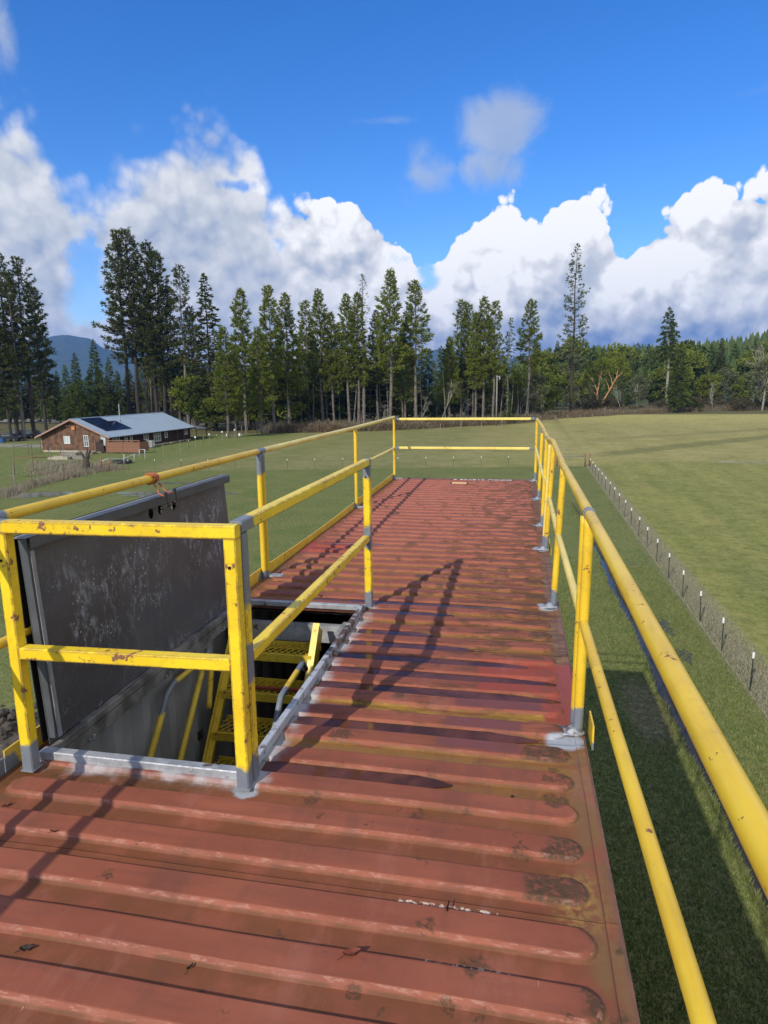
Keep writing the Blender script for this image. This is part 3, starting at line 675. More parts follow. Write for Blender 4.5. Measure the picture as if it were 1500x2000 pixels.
# left railing (pipe on square toe board)
org = (-2.09, 5.5, ROOF); lr = railing('long left hand railing with a yellow toe board', org)
LT = [(-2.095, -.58, 1.09), (-2.09, 2.3, 1.085), (-2.09, 5.24, 1.083), (-2.09, 8.5, 1.072), (-2.09, 11.53, 1.078)]
pipe(lr, org, 'top_rail', [(x_, y_, RZ+z_) for x_, y_, z_ in LT[:3]], .0242, [(-2.09, 2.28, RZ+1.085, .09), (-2.09, 5.22, RZ+1.083, .05)], 'yel', 20)
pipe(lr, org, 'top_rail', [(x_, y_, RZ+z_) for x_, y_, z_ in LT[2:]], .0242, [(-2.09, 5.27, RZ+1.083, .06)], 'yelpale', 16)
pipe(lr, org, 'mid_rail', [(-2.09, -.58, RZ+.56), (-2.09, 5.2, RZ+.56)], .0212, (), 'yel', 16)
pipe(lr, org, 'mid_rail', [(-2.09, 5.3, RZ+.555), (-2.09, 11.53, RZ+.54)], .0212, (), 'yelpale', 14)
for x_, y_, t_ in ((-2.09, 5.215, 1.06), (-2.088, 8.63, 1.05), (-2.09, 11.53, 1.06), (-2.09, .2, 1.06)):
    cs = [(x_, y_, RZ-.02, .08)]+([(x_, y_, RZ+1.06, .16)] if 5 < y_ < 6 else [])
    pipe(lr, org, 'post', [(x_, y_, RZ-.02), (x_, y_, RZ+t_)], .0225, cs, 'yel', 18)
pipe(lr, org, 'post', [(-2.085, 5.275, RZ-.02), (-2.085, 5.275, RZ+1.07)], .0215, [(-2.085, 5.275, RZ-.02, .08), (-2.09, 5.275, RZ+1.06, .16)], 'yel', 18)
for x_, y_ in ((-2.05, 5.27), (-2.05, 8.63), (-2.05, 11.5)):
    b = MB(); b.box((x_+.03, y_+.0, ROOF+.006), (.16, .055, .022)); b.build('base_bracket', M['zinc'], lr, loc=tuple(-q for q in org))
TB = [(-.55, 2.23, .010, .10), (2.24, 5.20, .035, .105), (5.30, 8.6, .03, .105), (8.66, 11.5, .045, .105)]
for ya, yb, zc, hh in TB:
    def sag(t): return -.022*math.sin(math.pi*t) if ya > 5 else 0
    P = [(-2.112, ya+(yb-ya)*t, RZ+zc+sag(t)) for t in np.linspace(0, 1, 8)]
    pipe(lr, org, 'toe_board', P, 0, [(-2.1, ya, RZ, .08), (-2.1, yb, RZ-.02, .09)], 'yel', prof=[(-.004, -hh/2), (.004, -hh/2), (.004, hh/2), (-.004, hh/2)], step=.05)
# hatch guard: square tube
org = (-1.04, 3.4, ROOF); hg = railing('chipped square tube guard rail round the open hatch', org)
P0, P1, P2 = (-2.005, 2.265), (-1.045, 2.30), (-1.030, 4.585)
s5 = sq(.052, .052, .005)
def kk(x, y, z, r): return (x, y, RZ+z, r)
pipe(hg, org, 'post', [(*P0, RZ), (*P0, RZ+1.04)], 0, [kk(*P0, 0, .13)], 'yelsq', prof=s5, smooth=False)
pipe(hg, org, 'post', [(*P1, RZ), (*P1, RZ+1.04)], 0, [kk(*P1, 0, .10)], 'yelsq', prof=s5, smooth=False)
pipe(hg, org, 'post', [(P1[0]+.006, P1[1]+.055, RZ), (P1[0]+.006, P1[1]+.055, RZ+1.05)], 0, [kk(P1[0]+.03, P1[1]+.055, 0, .12), kk(P1[0]+.03, P1[1]+.055, 1.05, .28), kk(P1[0]+.03, P1[1]+.04, .52, .08)], 'yelsq', prof=s5, smooth=False)
pipe(hg, org, 'post', [(*P2, RZ), (*P2, RZ+1.05)], 0, [kk(*P2, 0, .13), kk(*P2, 1.06, .10), kk(P2[0]+.02, P2[1], .53, .09)], 'yelsq', prof=s5, smooth=False)
pipe(hg, org, 'top_rail', [(P0[0]-.026, P0[1], RZ+1.066), (P1[0]+.026, P1[1], RZ+1.066)], 0, [kk(P0[0]-.03, P0[1], 1.07, .05)], 'yelsq', prof=s5, smooth=False)
pipe(hg, org, 'mid_rail', [(P0[0]+.026, P0[1], RZ+.535), (P1[0]-.026, P1[1], RZ+.535)], 0, (), 'yelsq', prof=s5, smooth=False)
pipe(hg, org, 'top_rail', [(P1[0]+.006, P1[1]+.028, RZ+1.076), (P2[0], P2[1]+.026, RZ+1.076)], 0, [kk(P1[0], P1[1]+.05, 1.08, .10), kk(P2[0], P2[1]+.02, 1.08, .06)], 'yelsq', prof=sq(.050, .048, .005), smooth=False)
pipe(hg, org, 'mid_rail', [(P1[0]+.006, P1[1]+.082, RZ+.535), (P2[0], P2[1]-.026, RZ+.535)], 0, [kk(P2[0], P2[1]-.02, .54, .05)], 'yelsq', prof=sq(.050, .048, .005), smooth=False)
for q, z_ in ((P0, .93), (P1, .93), (P2, .97)):
    b = MB(); b.tube([(q[0]-.004, q[1]-.0265, RZ+z_), (q[0]-.004, q[1]-.0285, RZ+z_)], circ(.0065, 12)); b.build('bolt_hole_disc', M['black'], hg, loc=tuple(-o_ for o_ in org))  # black discs on the post face stand in for the shade inside holes
for q in (P0, P1, P2):
    foot_o = MB(); foot_o.box((q[0], q[1], ROOF+.006), (.060, .060, .006)); foot_o.build('base_plate', M['zinc'], hg, loc=tuple(-o_ for o_ in org))

# ================================================================== stair inside the hatch
st = empty('steel_stair', (-1.64, 3.4, 2*CH+.12), label='yellow grated steel stair going down inside the open hatch', cat='stair')
so_ = (1.64, -3.4, -(2*CH+.12))
SX0, SX1 = -1.955, -1.335
def sp(k): return 4.125-.165*k, ROOF-.22*(k+1)       # nosing (y, z) of tread k
tm = MB()
for j in range(5):
    P = []
    for i in range(27):
        x_ = -.295+.59*i/26; P.append((x_, -.020-.045*j+(.020 if i % 2 else -.020)*(1 if j % 2 else -1)*(1 if i not in (0, 26) else 0), -.006))
    tm.tube(P, [(-.0022, -.005), (.0022, -.005), (.0022, .005), (-.0022, .005)])
    for i in range(1, 26, 2):
        x_ = -.295+.59*i/26; tm.box((x_, -.020-.045*j, .001), (.009, .008, .006))
tmesh = tm.mesh('tread_grating')
fm = MB(); fm.box((0, -.226, -.026), (.60, .012, .056)); fm.box((0, .012, -.026), (.60, .006, .056)); fmesh = fm.mesh('tread_nosing', attr='prime')
tmesh.materials.append(M['yelst']); fmesh.materials.append(M['yelst'])
for k in range(10):
    y_, z_ = sp(k)
    o = link('tread', fmesh, None, st, ((SX0+SX1)/2+1.64, y_+.235-3.4, z_+so_[2]))
    link('grating', tmesh, None, o, (0, 0, 0))
for x_ in (SX0-.012, SX1+.012):
    ya, za = sp(-1); ya += .10; za += .15
    if x_ > -1.5: ya, za = sp(-.35); ya += .10; za += .08
    yb, zb_ = sp(10)
    pipe(st, (-1.64, 3.4, 2*CH+.12), 'stringer', [(x_, ya, min(za, ROOF-.012)), (x_, yb+.1, max(zb_, 2*CH+.13))], 0, (), 'yelst', prof=[(-.006, -.075), (.006, -.075), (.006, .075 if x_ < -1.5 else .035), (-.006, .075 if x_ < -1.5 else .035)], smooth=False, step=.2)
    b = MB(); b.tube([(x_+(.02 if x_ < -1.5 else -.02), ya-.0, min(za, ROOF-.012)+(.07 if x_ < -1.5 else .03)), (x_+(.02 if x_ < -1.5 else -.02), yb+.1, max(zb_, 2*CH+.13)+(.07 if x_ < -1.5 else .03))], [(-.024, -.003), (.024, -.003), (.024, .003), (-.024, .003)], step=.2, afun=lambda v: 0.0); b.build('stringer_flange', M['yelst'], st, loc=so_, attr='prime')
def ipipe(name, P, cs=(), r=.019): pipe(st, (-1.64, 3.4, 2*CH+.12), name, P, r, cs, 'yelst', 12, up=(1, 0, .01))
ipipe('handrail', [(-2.0, 3.86, ROOF-.165), (-2.0, 3.45, ROOF-.155), (-2.0, 3.37, ROOF-.19), (-2.0, 3.32, ROOF-.26), (-2.0, 2.6, ROOF-1.12)], [(-2.0, 3.37, ROOF-.19, .11)])
ipipe('handrail', [(-2.0, 3.93, ROOF-.13), (-2.0, 3.86, ROOF-.20), (-2.0, 3.10, ROOF-1.12)], [(-2.0, 3.93, ROOF-.14, .11)])
ipipe('handrail_post', [(-1.99, 3.95, ROOF-.22), (-1.965, 3.82, ROOF-.50)], ())
ipipe('handrail', [(-1.275, 3.80, ROOF-.16), (-1.275, 3.75, ROOF-.10), (-1.275, 3.35, ROOF-.13), (-1.275, 3.29, ROOF-.20), (-1.275, 2.8, ROOF-.82)], [(-1.275, 3.30, ROOF-.15, .13), (-1.275, 3.77, ROOF-.10, .13)])
b = MB(); b.tube([(-1.80, 4.02, ROOF-.425), (-1.40, 4.03, ROOF-.42)], circ(.011, 8), up=(0, 0, 1)); b.build('hose_end', simple('red_rubber', (.30, .04, .02), None, 20), st, loc=so_)
b = MB(); b.box((-1.955, 3.66, ROOF-.60), (.012, .05, .06)); b.tube([(-1.945, 3.66, ROOF-.60), (-1.935, 3.66, ROOF-.60)], circ(.016, 8)); b.build('bolt_plate', M['dark'], st, loc=so_)

# ================================================================== leaves lying on the deck
M['leaf'] = simple('dead_leaf', (.16, .035, .02), (.10, .03, .015), 30.0, .7)
M['twig'] = simple('dark_twig', (.03, .024, .016), None, 30.0, .8)
def leaf_obj(x, y, L, Wd, rz, label, mat='leaf', group=None):
    n = 9; V = []; F = []
    for i in range(n):
        t = i/(n-1); w_ = Wd/2*math.sin(math.pi*t**.8)*(1+.15*math.sin(t*17)); x_ = L*(t-.5); zc = .004+.008*abs(t-.5)
        V += [(x_, -w_, zc+.006), (x_, 0, zc), (x_, w_, zc+.005)]
    for i in range(n-1):
        for j in range(2): q = i*3+j; F.append((q, q+1, q+4, q+3))
    m = len(V); V = V+[(v[0], v[1], v[2]-.001) for v in V]; F = F+[tuple(k+m for k in f)[::-1] for f in F]
    b = MB(); b.add(V, F); b.tube([(-L*.5, 0, .004), (-L*.85, -Wd*.25, .002)], circ(.001, 4))
    z = float(deck_z(np.array([x]), np.array([y]))[0])
    o = b.build('leaf', M[mat], loc=(x, y, ROOF+z+.001), rz=rz); return tagit(o, label, 'leaf', group)
leaf_obj(-.42, 1.575, .055, .028, .5, 'largest dark red leaf lying on the deck ribs at the bottom of the picture')
for i, (x, y, L, w_, rz, t) in enumerate(((-.862, 1.465, .024, .007, 1.2, 'tiny black leaf sliver on the deck left of the large red leaf'), (-1.36, 1.435, .040, .024, .3, 'dark green oval leaf stuck on the deck near the left picture edge'),
     (-1.62, 1.90, .03, .012, .2, 'small curled dead leaf on the left part of the deck'), (-1.93, 2.03, .035, .015, 1.0, 'curled orange brown leaf by the foot of the left hatch post'),
     (.02, 2.43, .018, .012, 1.4, 'tiny grey leaf on the rib in front of the right post'), (-.17, 1.80, .05, .006, 1.5, 'thin dark twig leaf lying across a rib near the right edge'))):
    leaf_obj(x, y, L, w_, rz, t, 'twig' if i in (0, 1, 4, 5) else 'leaf')
# ================================================================== ground
DX, DW = 4.86, .30
def ditch_x(y): return DX+.06*np.sin(y*.55)+.04*np.sin(y*1.7+1)-.004*(y-15)
def ground_z(X, Y):
    d = np.abs(X-ditch_x(Y)); hw_ = np.clip(.17-.0035*(Y-12), .05, .20); dep = np.clip(1-(d-hw_)/.14, 0, 1)*np.clip((58-Y)/14, 0, 1)
    z = -.28*dep
    for cx, cy, r, h in ((-44.2, 53.5, 5.5, -.05), (-30, 55, 6.5, -.05), (-33.5, 62, 4, -.04)):
        z = z+h*np.exp(-(((X-cx)/r)**2+((Y-cy)/(r*.5))**2))
    return z
xs = np.unique(np.round(np.concatenate([[-5900, -3300, -1500, -700, -400, -250, -160], np.arange(-120, 3.9, 4.0), np.arange(3.9, 5.9, .055), np.arange(6, 30, 3.0), np.arange(30, 240, 15), [300, 500, 900, 1800, 3300, 5900]]), 3))
ys = np.unique(np.round(np.concatenate([[-600, -100, -50], np.arange(-20, 66, .30), np.arange(66, 110, 4), np.arange(110, 300, 15), [350, 500, 900, 1800, 3400, 7600]]), 3))
X, Y = np.meshgrid(xs, ys); Z = ground_z(X, Y); nx = len(xs); ny = len(ys)
I = (np.arange(ny-1)[:, None]*nx+np.arange(nx-1)[None, :]).ravel()
Fq = np.stack([I, I+1, I+nx+1, I+nx], 1)
me = bpy.data.meshes.new('ground'); me.from_pydata(np.c_[X.ravel(), Y.ravel(), Z.ravel()].tolist(), [], Fq.tolist()); me.shade_smooth(); me.update()
FA, FB = (-26.2, 74.1), (8.35, 81.0)          # cross fence; corner
FR = (7.30, 21.0)                             # a point of the fence beside the ditch
def grass_nodes(N, p, blade=False):
    x, y, z = N.sep(p)
    big = N.noise(p, .045, 4, .6); mid = N.noise(p, .35, 5, .6); sm = N.noise(p, 2.4, 6, .65); fine = N.noise(p, 14.0, 5, .7); vf = N.noise(p, 55.0, 3, .7)
    # where things are
    fx = N.m('ADD', FR[0], N.m('MULTIPLY', N.m('SUBTRACT', y, FR[1]), (FB[0]-FR[0])/(FB[1]-FR[1])))   # fence line x at y
    cy = N.m('ADD', FA[1], N.m('MULTIPLY', N.m('SUBTRACT', x, FA[0]), (FB[1]-FA[1])/(FB[0]-FA[0])))   # cross fence y at x
    jx = N.m('MULTIPLY', N.m('SUBTRACT', sm, .5), .7)
    rightf = N.ss(N.m('SUBTRACT', N.m('ADD', x, jx), fx), .5, 1.4)
    beyond = N.ss(N.m('SUBTRACT', N.m('ADD', y, N.m('MULTIPLY', jx, 2)), cy), -.8, .8)
    lawnA, lawnB = (.078, .122, .026), (.140, .168, .045)
    lawn = N.mix(N.ss(mid, .3, .7), lawnA, lawnB)
    lawn = N.mix(N.m('MULTIPLY', N.ss(sm, .42, .7), .7), lawn, (.150, .150, .062))
    bright = N.m('MULTIPLY', N.ss(N.noise(N.v('ADD', p, (7, 3, 0)), .22, 4), .56, .68), .7)
    lawn = N.mix(bright, lawn, (.052, .120, .018))
    dead = N.ss(N.noise(N.v('ADD', p, (1, 8, 0)), .8, 6, .7), .56, .70)
    lawn = N.mix(N.m('MULTIPLY', dead, N.m('MULTIPLY', N.ss(x, 5.0, 5.6), .7)), lawn, (.075, .060, .030))
    # open field: tan stubble with mowing streaks, greener nearby
    st_ = N.m('ADD', N.m('MULTIPLY', N.noise(N.map(p, rot=(0, 0, R(-14)), scale=(.42, .03, 1)), 1.0, 3, .5), .58), N.m('MULTIPLY', N.noise(p, .55, 6, .7), .42))
    st2 = N.m('ADD', N.m('MULTIPLY', N.noise(N.map(p, rot=(0, 0, R(70)), scale=(.12, .012, 1)), 1.0, 3, .5), .4), N.m('MULTIPLY', N.noise(p, .25, 7, .72), .6))
    fieldc = N.mix(N.ss(N.m('ADD', st_, N.m('MULTIPLY', N.m('SUBTRACT', sm, .5), .6)), .32, .68), (.150, .185, .032), (.340, .310, .090))
    farf = N.m('MULTIPLY', N.ss(N.m('ADD', y, N.m('MULTIPLY', N.m('SUBTRACT', big, .5), 26.0)), 78.0, 92.0), .92)
    fartan = N.mix(N.ss(st2, .38, .62), (.450, .375, .150), (.290, .270, .085))
    fartan = N.mix(N.ss(N.m('ADD', y, N.m('MULTIPLY', x, .15)), 150.0, 215.0), fartan, (.520, .450, .150))
    fieldc = N.mix(farf, fieldc, fartan)
    grey = N.mix(N.ss(N.m('ADD', st2, N.m('MULTIPLY', N.m('SUBTRACT', mid, .5), .5)), .35, .65), (.265, .240, .110), (.155, .170, .050))
    def track(px0, py0, px1, py1, w_):
        a_, b_ = G(px0, py0), G(px1, py1); dx_, dy_ = b_[0]-a_[0], b_[1]-a_[1]; L_ = math.hypot(dx_, dy_)
        d_ = N.m('ABSOLUTE', N.m('ADD', N.m('ADD', N.m('MULTIPLY', N.m('SUBTRACT', x, a_[0]), dy_/L_), N.m('MULTIPLY', N.m('SUBTRACT', y, a_[1]), -dx_/L_)), N.m('MULTIPLY', N.m('SUBTRACT', mid, .5), 3.0)))
        return N.m('MULTIPLY', N.ss(d_, w_, w_*.35), N.ss(x, 6.0, 14.0))
    tr_ = N.m('MAXIMUM', track(1130, 893, 1500, 853, 3.2), N.m('MULTIPLY', track(1120, 862, 1500, 838, 3.0), .5))
    fieldc = N.mix(N.m('MULTIPLY', tr_, .75), fieldc, (.13, .13, .045))
    leftb = N.ss(x, 10.0, -15.0)
    fieldb = N.mix(leftb, fartan, grey)
    col = N.mix(rightf, lawn, fieldc)
    col = N.mix(N.m('MULTIPLY', beyond, N.ss(x, 14.0, 7.0)), col, fieldb)
    # bright green house lawn
    hl = N.m('MULTIPLY', N.ss(x, -41.0, -47.0), N.m('MULTIPLY', N.ss(y, 60.0, 66.0), N.ss(y, 150.0, 125.0)))
    col = N.mix(N.m('MULTIPLY', hl, .8), col, N.mix(N.ss(mid, .35, .62), (.066, .140, .020), (.125, .155, .045)))
    # dry litter under the fence, forest floor, driveway, mud, puddle margins
    dry = N.m('MULTIPLY', N.ss(N.m('ABSOLUTE', N.m('SUBTRACT', N.m('ADD', x, jx), N.m('ADD', fx, .55))), .95, .55), N.ss(y, 82.0, 80.0))
    col = N.mix(N.m('MULTIPLY', dry, .8), col, N.mix(fine, (.14, .14, .075), (.25, .235, .145)))
    ff = N.ss(N.m('ADD', y, N.m('ADD', N.m('MULTIPLY', x, -.62), N.m('MULTIPLY', N.m('SUBTRACT', mid, .5), 8.0))), 166.0, 172.0)
    ff = N.m('MULTIPLY', ff, N.ss(x, 20.0, -20.0))
    ff = N.m('MAXIMUM', ff, N.ss(y, 218.0, 228.0))
    col = N.mix(ff, col, N.mix(fine, (.045, .035, .018), (.10, .075, .04)))
    road = N.m('MULTIPLY', N.ss(N.m('ABSOLUTE', N.m('SUBTRACT', N.m('ADD', y, N.m('MULTIPLY', x, .25)), 152.0)), 9.0, 6.5), N.ss(x, -72.0, -90.0))
    road = N.m('MAXIMUM', road, N.m('MULTIPLY', N.ss(N.m('ABSOLUTE', N.m('SUBTRACT', y, 103.0)), 3.6, 2.6), N.ss(x, -73.0, -76.0)))
    col = N.mix(road, col, N.mix(fine, (.23, .22, .20), (.32, .31, .29)))
    dirt = N.ss(N.m('ADD', N.m('POWER', N.m('ADD', N.m('POWER', N.m('DIVIDE', N.m('SUBTRACT', x, 3.95), .75), 2.0), N.m('POWER', N.m('DIVIDE', N.m('SUBTRACT', y, 19.2), 2.6), 2.0)), .5), N.m('MULTIPLY', N.m('SUBTRACT', sm, .5), 1.6)), 1.1, .6)
    col = N.mix(N.m('MULTIPLY', dirt, .9), col, N.mix(fine, (.085, .060, .036), (.13, .10, .06)))
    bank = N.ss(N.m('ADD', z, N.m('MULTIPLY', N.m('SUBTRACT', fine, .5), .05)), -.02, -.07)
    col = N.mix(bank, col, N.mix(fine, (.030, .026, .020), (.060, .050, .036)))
    gr = N.noise(N.v('ADD', p, (2, 9, 0)), 5.0, 7, .78)
    cl1 = N.noise(N.v('ADD', p, (31, 5, 0)), 1.15, 7, .78); cl2 = N.noise(N.v('ADD', p, (3, 55, 0)), .16, 5, .65)
    openf = N.m('MAXIMUM', N.m('MULTIPLY', rightf, .9), N.m('ADD', N.m('MULTIPLY', beyond, .4), .25))
    col = N.mix(mul(N, N.ss(cl1, .50, .60), openf, .60), col, (.090, .115, .026))
    col = N.mix(mul(N, N.ss(cl1, .47, .38), openf, .55), col, (.360, .320, .150))
    col = N.mix(mul(N, N.ss(cl2, .50, .66), openf, .45), col, (.110, .135, .035))
    weed = N.ss(N.voro(N.v('ADD', p, N.v('SCALE', N.new('ShaderNodeTexNoise', {'Vector': p, 'Scale': 3.0}).outputs['Color'], scale=.5)), .75), .22, .10)
    col = N.mix(mul(N, weed, N.ss(mid, .5, .6), .7), col, (.055, .085, .018))
    col = N.mix(N.m('MULTIPLY', N.ss(gr, .45, .64), .70), col, (.27, .26, .11))
    col = N.mix(N.m('MULTIPLY', N.ss(gr, .46, .30), .70), col, (.045, .062, .016))
    col = N.mix(N.m('MULTIPLY', N.ss(fine, .40, .72), .40), col, (.22, .22, .09))
    col = N.mix(N.m('MULTIPLY', N.ss(fine, .55, .30), .5), col, (.030, .042, .014))
    h = N.m('ADD', N.m('MULTIPLY', fine, 1.0), N.m('ADD', N.m('MULTIPLY', vf, .4), N.m('MULTIPLY', sm, 1.2)))
    return col, h
N = newmat('meadow_grass'); c_, h_ = grass_nodes(N, pos(N)); M['ground'] = finish(N, c_, .9, 0, h_, .6, .05, .08)
tagit(link('ground', me, M['ground']), kind='structure')
# grass blades standing up where the camera is near enough to see them
N = newmat('grass_blades'); p = pos(N); x, y, z = N.sep(p); c_, h_ = grass_nodes(N, N.comb(x, y, 0.0))
c_ = N.mix(N.ss(N.noise(p, 37.0, 2), .35, .65), c_, (.16, .19, .055))
M['blade'] = finish(N, c_, .6, 0, None, spec=.25)
N = newmat('dry_grass_blades'); p = pos(N)
M['dry'] = finish(N, N.mix(N.ss(N.noise(p, 23.0, 3), .35, .65), (.34, .315, .22), (.20, .195, .12)), .7, 0, None, spec=.2)
rng = np.random.default_rng(11)
def blades(P, h, w, lean, r):
    n = len(P); a = r.uniform(0, 2*np.pi, n); h = h*r.uniform(.6, 1.3, n); ln = lean*r.uniform(.2, 1, n)*h; t = r.uniform(0, 2*np.pi, n)
    w2 = np.stack([np.cos(a)*w, np.sin(a)*w, np.zeros(n)], 1); tip = P+np.stack([np.cos(t)*ln, np.sin(t)*ln, h], 1)
    return np.stack([P-w2, P+w2, tip], 1)
n = 150000
px_ = rng.uniform(1.2, 7.2, n); py_ = 7.9+27.5*rng.random(n)**1.5
keep = np.abs(px_-ditch_x(py_)) > .24; dirtm = ((px_-3.95)/.75)**2+((py_-19.2)/2.4)**2 > rng.uniform(.3, 1.1, n); keep &= dirtm
Pg = np.stack([px_, py_, ground_z(px_, py_)], 1)[keep]
T1 = blades(Pg, .065, .010, .8, rng)
# longer tufts hanging along the ditch banks
n = 26000; py_ = 8.0+48*rng.random(n)**1.3; sd = rng.choice([-1, 1], n); px_ = ditch_x(py_)+sd*(.22+np.abs(rng.normal(0, .10, n)))
cl = np.sin(py_*7.1)*np.sin(py_*3.3+sd) > -.3; Pg = np.stack([px_, py_, ground_z(px_, py_)], 1)[cl]
T2 = blades(Pg, .15, .012, .9, rng)
tagit(link('lawn_grass', tris('lawn_grass', np.concatenate([T1, T2]), M['blade'])), kind='stuff')
n = 60000; py_ = 12+69*rng.random(n)**1.25; fxl = FR[0]+(py_-FR[1])*(FB[0]-FR[0])/(FB[1]-FR[1])
px_ = fxl+.55+np.clip(rng.normal(0, .40, n), -.62, .85)
h_ = .15*np.exp(-((px_-fxl-.5)/.75)**2); T3 = blades(np.stack([px_, py_, np.zeros(n)], 1), 1.0, .011, .55, rng); T3[:, 2, 2] *= h_; T3[:, 2, :2] = T3[:, 0, :2]+(T3[:, 2, :2]-T3[:, 0, :2])*h_[:, None]*1.6
tagit(link('dry_fence_grass', tris('dry_fence_grass', T3, M['dry'])), kind='stuff')
# water in the ditch and lying on the grass
N = newmat('ditch_water'); p = pos(N)
M['ditch'] = finish(N, N.mix(N.noise(p, 2.0, 4), (.030, .028, .022), (.060, .050, .036)), .12, 0, N.noise(p, 14.0, 3), .30, .01, .12)
N = newmat('flooded_grass'); p = pos(N)
M['flood'] = finish(N, N.mix(N.ss(N.noise(p, 1.6, 6, .7), .4, .6), (.15, .16, .10), (.22, .22, .18)), .10, 0, N.noise(p, 3.0, 4), .10, .02, .5)
b = MB(); q = np.arange(4, 49, .5); V = [(ditch_x(t)-.26, t, -.15) for t in q]+[(ditch_x(t)+.26, t, -.15) for t in q]; m = len(q)
b.add(V, [(i, m+i, m+i+1, i+1) for i in range(m-1)]); tagit(b.build('ditch_water', M['ditch']), kind='structure')
for i, (cx, cy, rx, ry, lab) in enumerate(((-44.2, 53.5, 4.2, 1.6, 'shallow puddle on the lawn at the left picture edge below the garden'), (-30.2, 55.4, 5.5, 1.7, 'wide shallow puddle on the lawn just behind the open hatch cover'), (-33.5, 62.2, 3.0, .7, 'narrow puddle streak on the lawn beyond the wide one'),
        (25.2, 86.5, 1.3, .35, 'small bright puddle glinting in the right hand field'), (28.3, 86.7, 1.6, .4, 'longer puddle glinting in the right hand field'), (5.95, 26.5, .22, .8, 'tiny puddle in the grass between the ditch and the fence'), (6.0, 23.6, .25, .6, 'second tiny puddle in the grass between the ditch and the fence'))):
    rg = random.Random(i); m = 40; V = [(0, 0, 0)]
    for j in range(m):
        t = 2*math.pi*j/m; r_ = 1+.22*math.sin(3*t+i)+.14*math.sin(7*t+2*i)+.10*rg.uniform(-1, 1); V.append((rx*r_*math.cos(t), ry*r_*math.sin(t), 0))
    b = MB(); b.add(V, [(0, 1+j, 1+(j+1) % m) for j in range(m)]); zz = -.022 if i < 3 else .012
    tagit(b.build('puddle', M['flood' if i < 5 else 'ditch'], loc=(cx, cy, zz), rz=.15 if i < 3 else 0), lab, 'puddle')
# heap of spoil
M['soil'] = simple('dark_clods', (.055, .045, .036), (.10, .085, .065), 5.0, .9, bstr=.6, bdist=.04)
rk = empty('spoil_heap', (-13.9, 14.6, 0), label='heap of dark earth clods and stones on the grass beside the containers', cat='earth heap')
b = MB(); rg = random.Random(2); V = []; m = 14
X, Y = np.meshgrid(np.linspace(-1.5, 1.5, 26), np.linspace(-1.5, 1.5, 26)); Z = .55*np.exp(-(X**2+Y**2)/.9)-.06+.05*np.random.default_rng(1).normal(size=X.shape)*np.exp(-(X**2+Y**2)/1.5)
b.add(np.c_[X.ravel(), Y.ravel(), Z.ravel()], [(j*26+i, j*26+i+1, j*26+i+27, j*26+i+26) for j in range(25) for i in range(25)]); b.build('heap', M['soil'], rk)
rock = bpy.data.meshes.new('clod'); bm = bmesh.new(); bmesh.ops.create_icosphere(bm, subdivisions=2, radius=1)
for v in bm.verts: v.co *= 1+.22*math.sin(v.co.x*5+1)*math.sin(v.co.y*4+2)+rg.uniform(-.12, .12)
bm.to_mesh(rock); bm.free(); rock.materials.append(M['soil'])
for i in range(70):
    a_ = rg.uniform(0, 6.28); r_ = abs(rg.gauss(0, .75)); o = link('clod', rock, None, rk, (r_*math.cos(a_), r_*math.sin(a_), .55*math.exp(-r_*r_/.9)+.0))
    s_ = rg.uniform(.04, .15); o.scale = (s_*1.2, s_, s_*.8); o.rotation_euler = (rg.random()*3, rg.random()*3, rg.random()*3)

# ================================================================== fences
M['tpost'] = simple('dark_green_post', (.022, .030, .024), None, 20, .5); M['cap'] = simple('white_cap', (.80, .80, .78), (.7, .7, .68), 20, .5)
M['wire'] = simple('dull_fence_wire', (.10, .10, .095), None, 20, .5, .3); M['wood'] = simple('weathered_wood', (.20, .13, .085), (.13, .09, .06), 9, .8)
M['redwood'] = simple('reddish_wood', (.26, .125, .072), (.18, .085, .05), 9, .75); M['greywood'] = simple('grey_wood', (.26, .24, .21), (.17, .155, .135), 9, .85)
b = MB(); b.box((0, 0, .60), (.010, .034, 1.20)); b.box((.012, 0, .60), (.022, .008, 1.20)); pm_ = b.mesh('fence_post'); pm_.materials.append(M['tpost'])
b = MB(); b.tube([(.008, 0, 1.07), (.008, 0, 1.26)], circ(.034, 8), up=(0, 1, 0)); cm_ = b.mesh('post_cap'); cm_.materials.append(M['cap'])
b = MB(); b.tube([(.008, 0, 1.16), (.008, 0, 1.31)], circ(.045, 8), up=(0, 1, 0)); cm2_ = b.mesh('post_cap_far'); cm2_.materials.append(M['cap'])
def wire_fence(P, step, label, root_xy, verticals=.16, hz=(.06, .22, .38, .56, .76, .98), r=.0028, cap=cm_, start=0.0, skip_end=False, posts=True):
    root = empty('wire_fence', (*root_xy, 0), label=label, cat='fence')
    P = [np.array(p, float) for p in P]; b = MB()
    for a, c in zip(P[:-1], P[1:]):
        L = np.linalg.norm(c-a); t = (c-a)/L; ang = math.atan2(t[1], t[0])
        for z_ in hz: b.tube([(a[0]-root_xy[0], a[1]-root_xy[1], z_), (c[0]-root_xy[0], c[1]-root_xy[1], z_)], circ(r, 4))
        if verticals:
            s_ = 0
            while s_ < L:
                q = a+t*s_-np.array(root_xy); b.tube([(q[0], q[1], .03), (q[0], q[1], 1.0)], circ(r*.8, 3), up=(0, 1, 0), cap=False); s_ += verticals
        s_ = start
        while posts and s_ < L-.01:
            q = a+t*s_-np.array(root_xy); rgp = random.Random(int(s_*100))
            o = link('fence_post', pm_, None, root, (q[0], q[1], 0), ang); o.rotation_euler = (rgp.uniform(-.025, .025), rgp.uniform(-.025, .025), ang); link('post_cap', cap, None, o); s_ += step
    w_ = b.build('wire_mesh', M['wire'], root); w_['kind'] = 'stuff'; return root
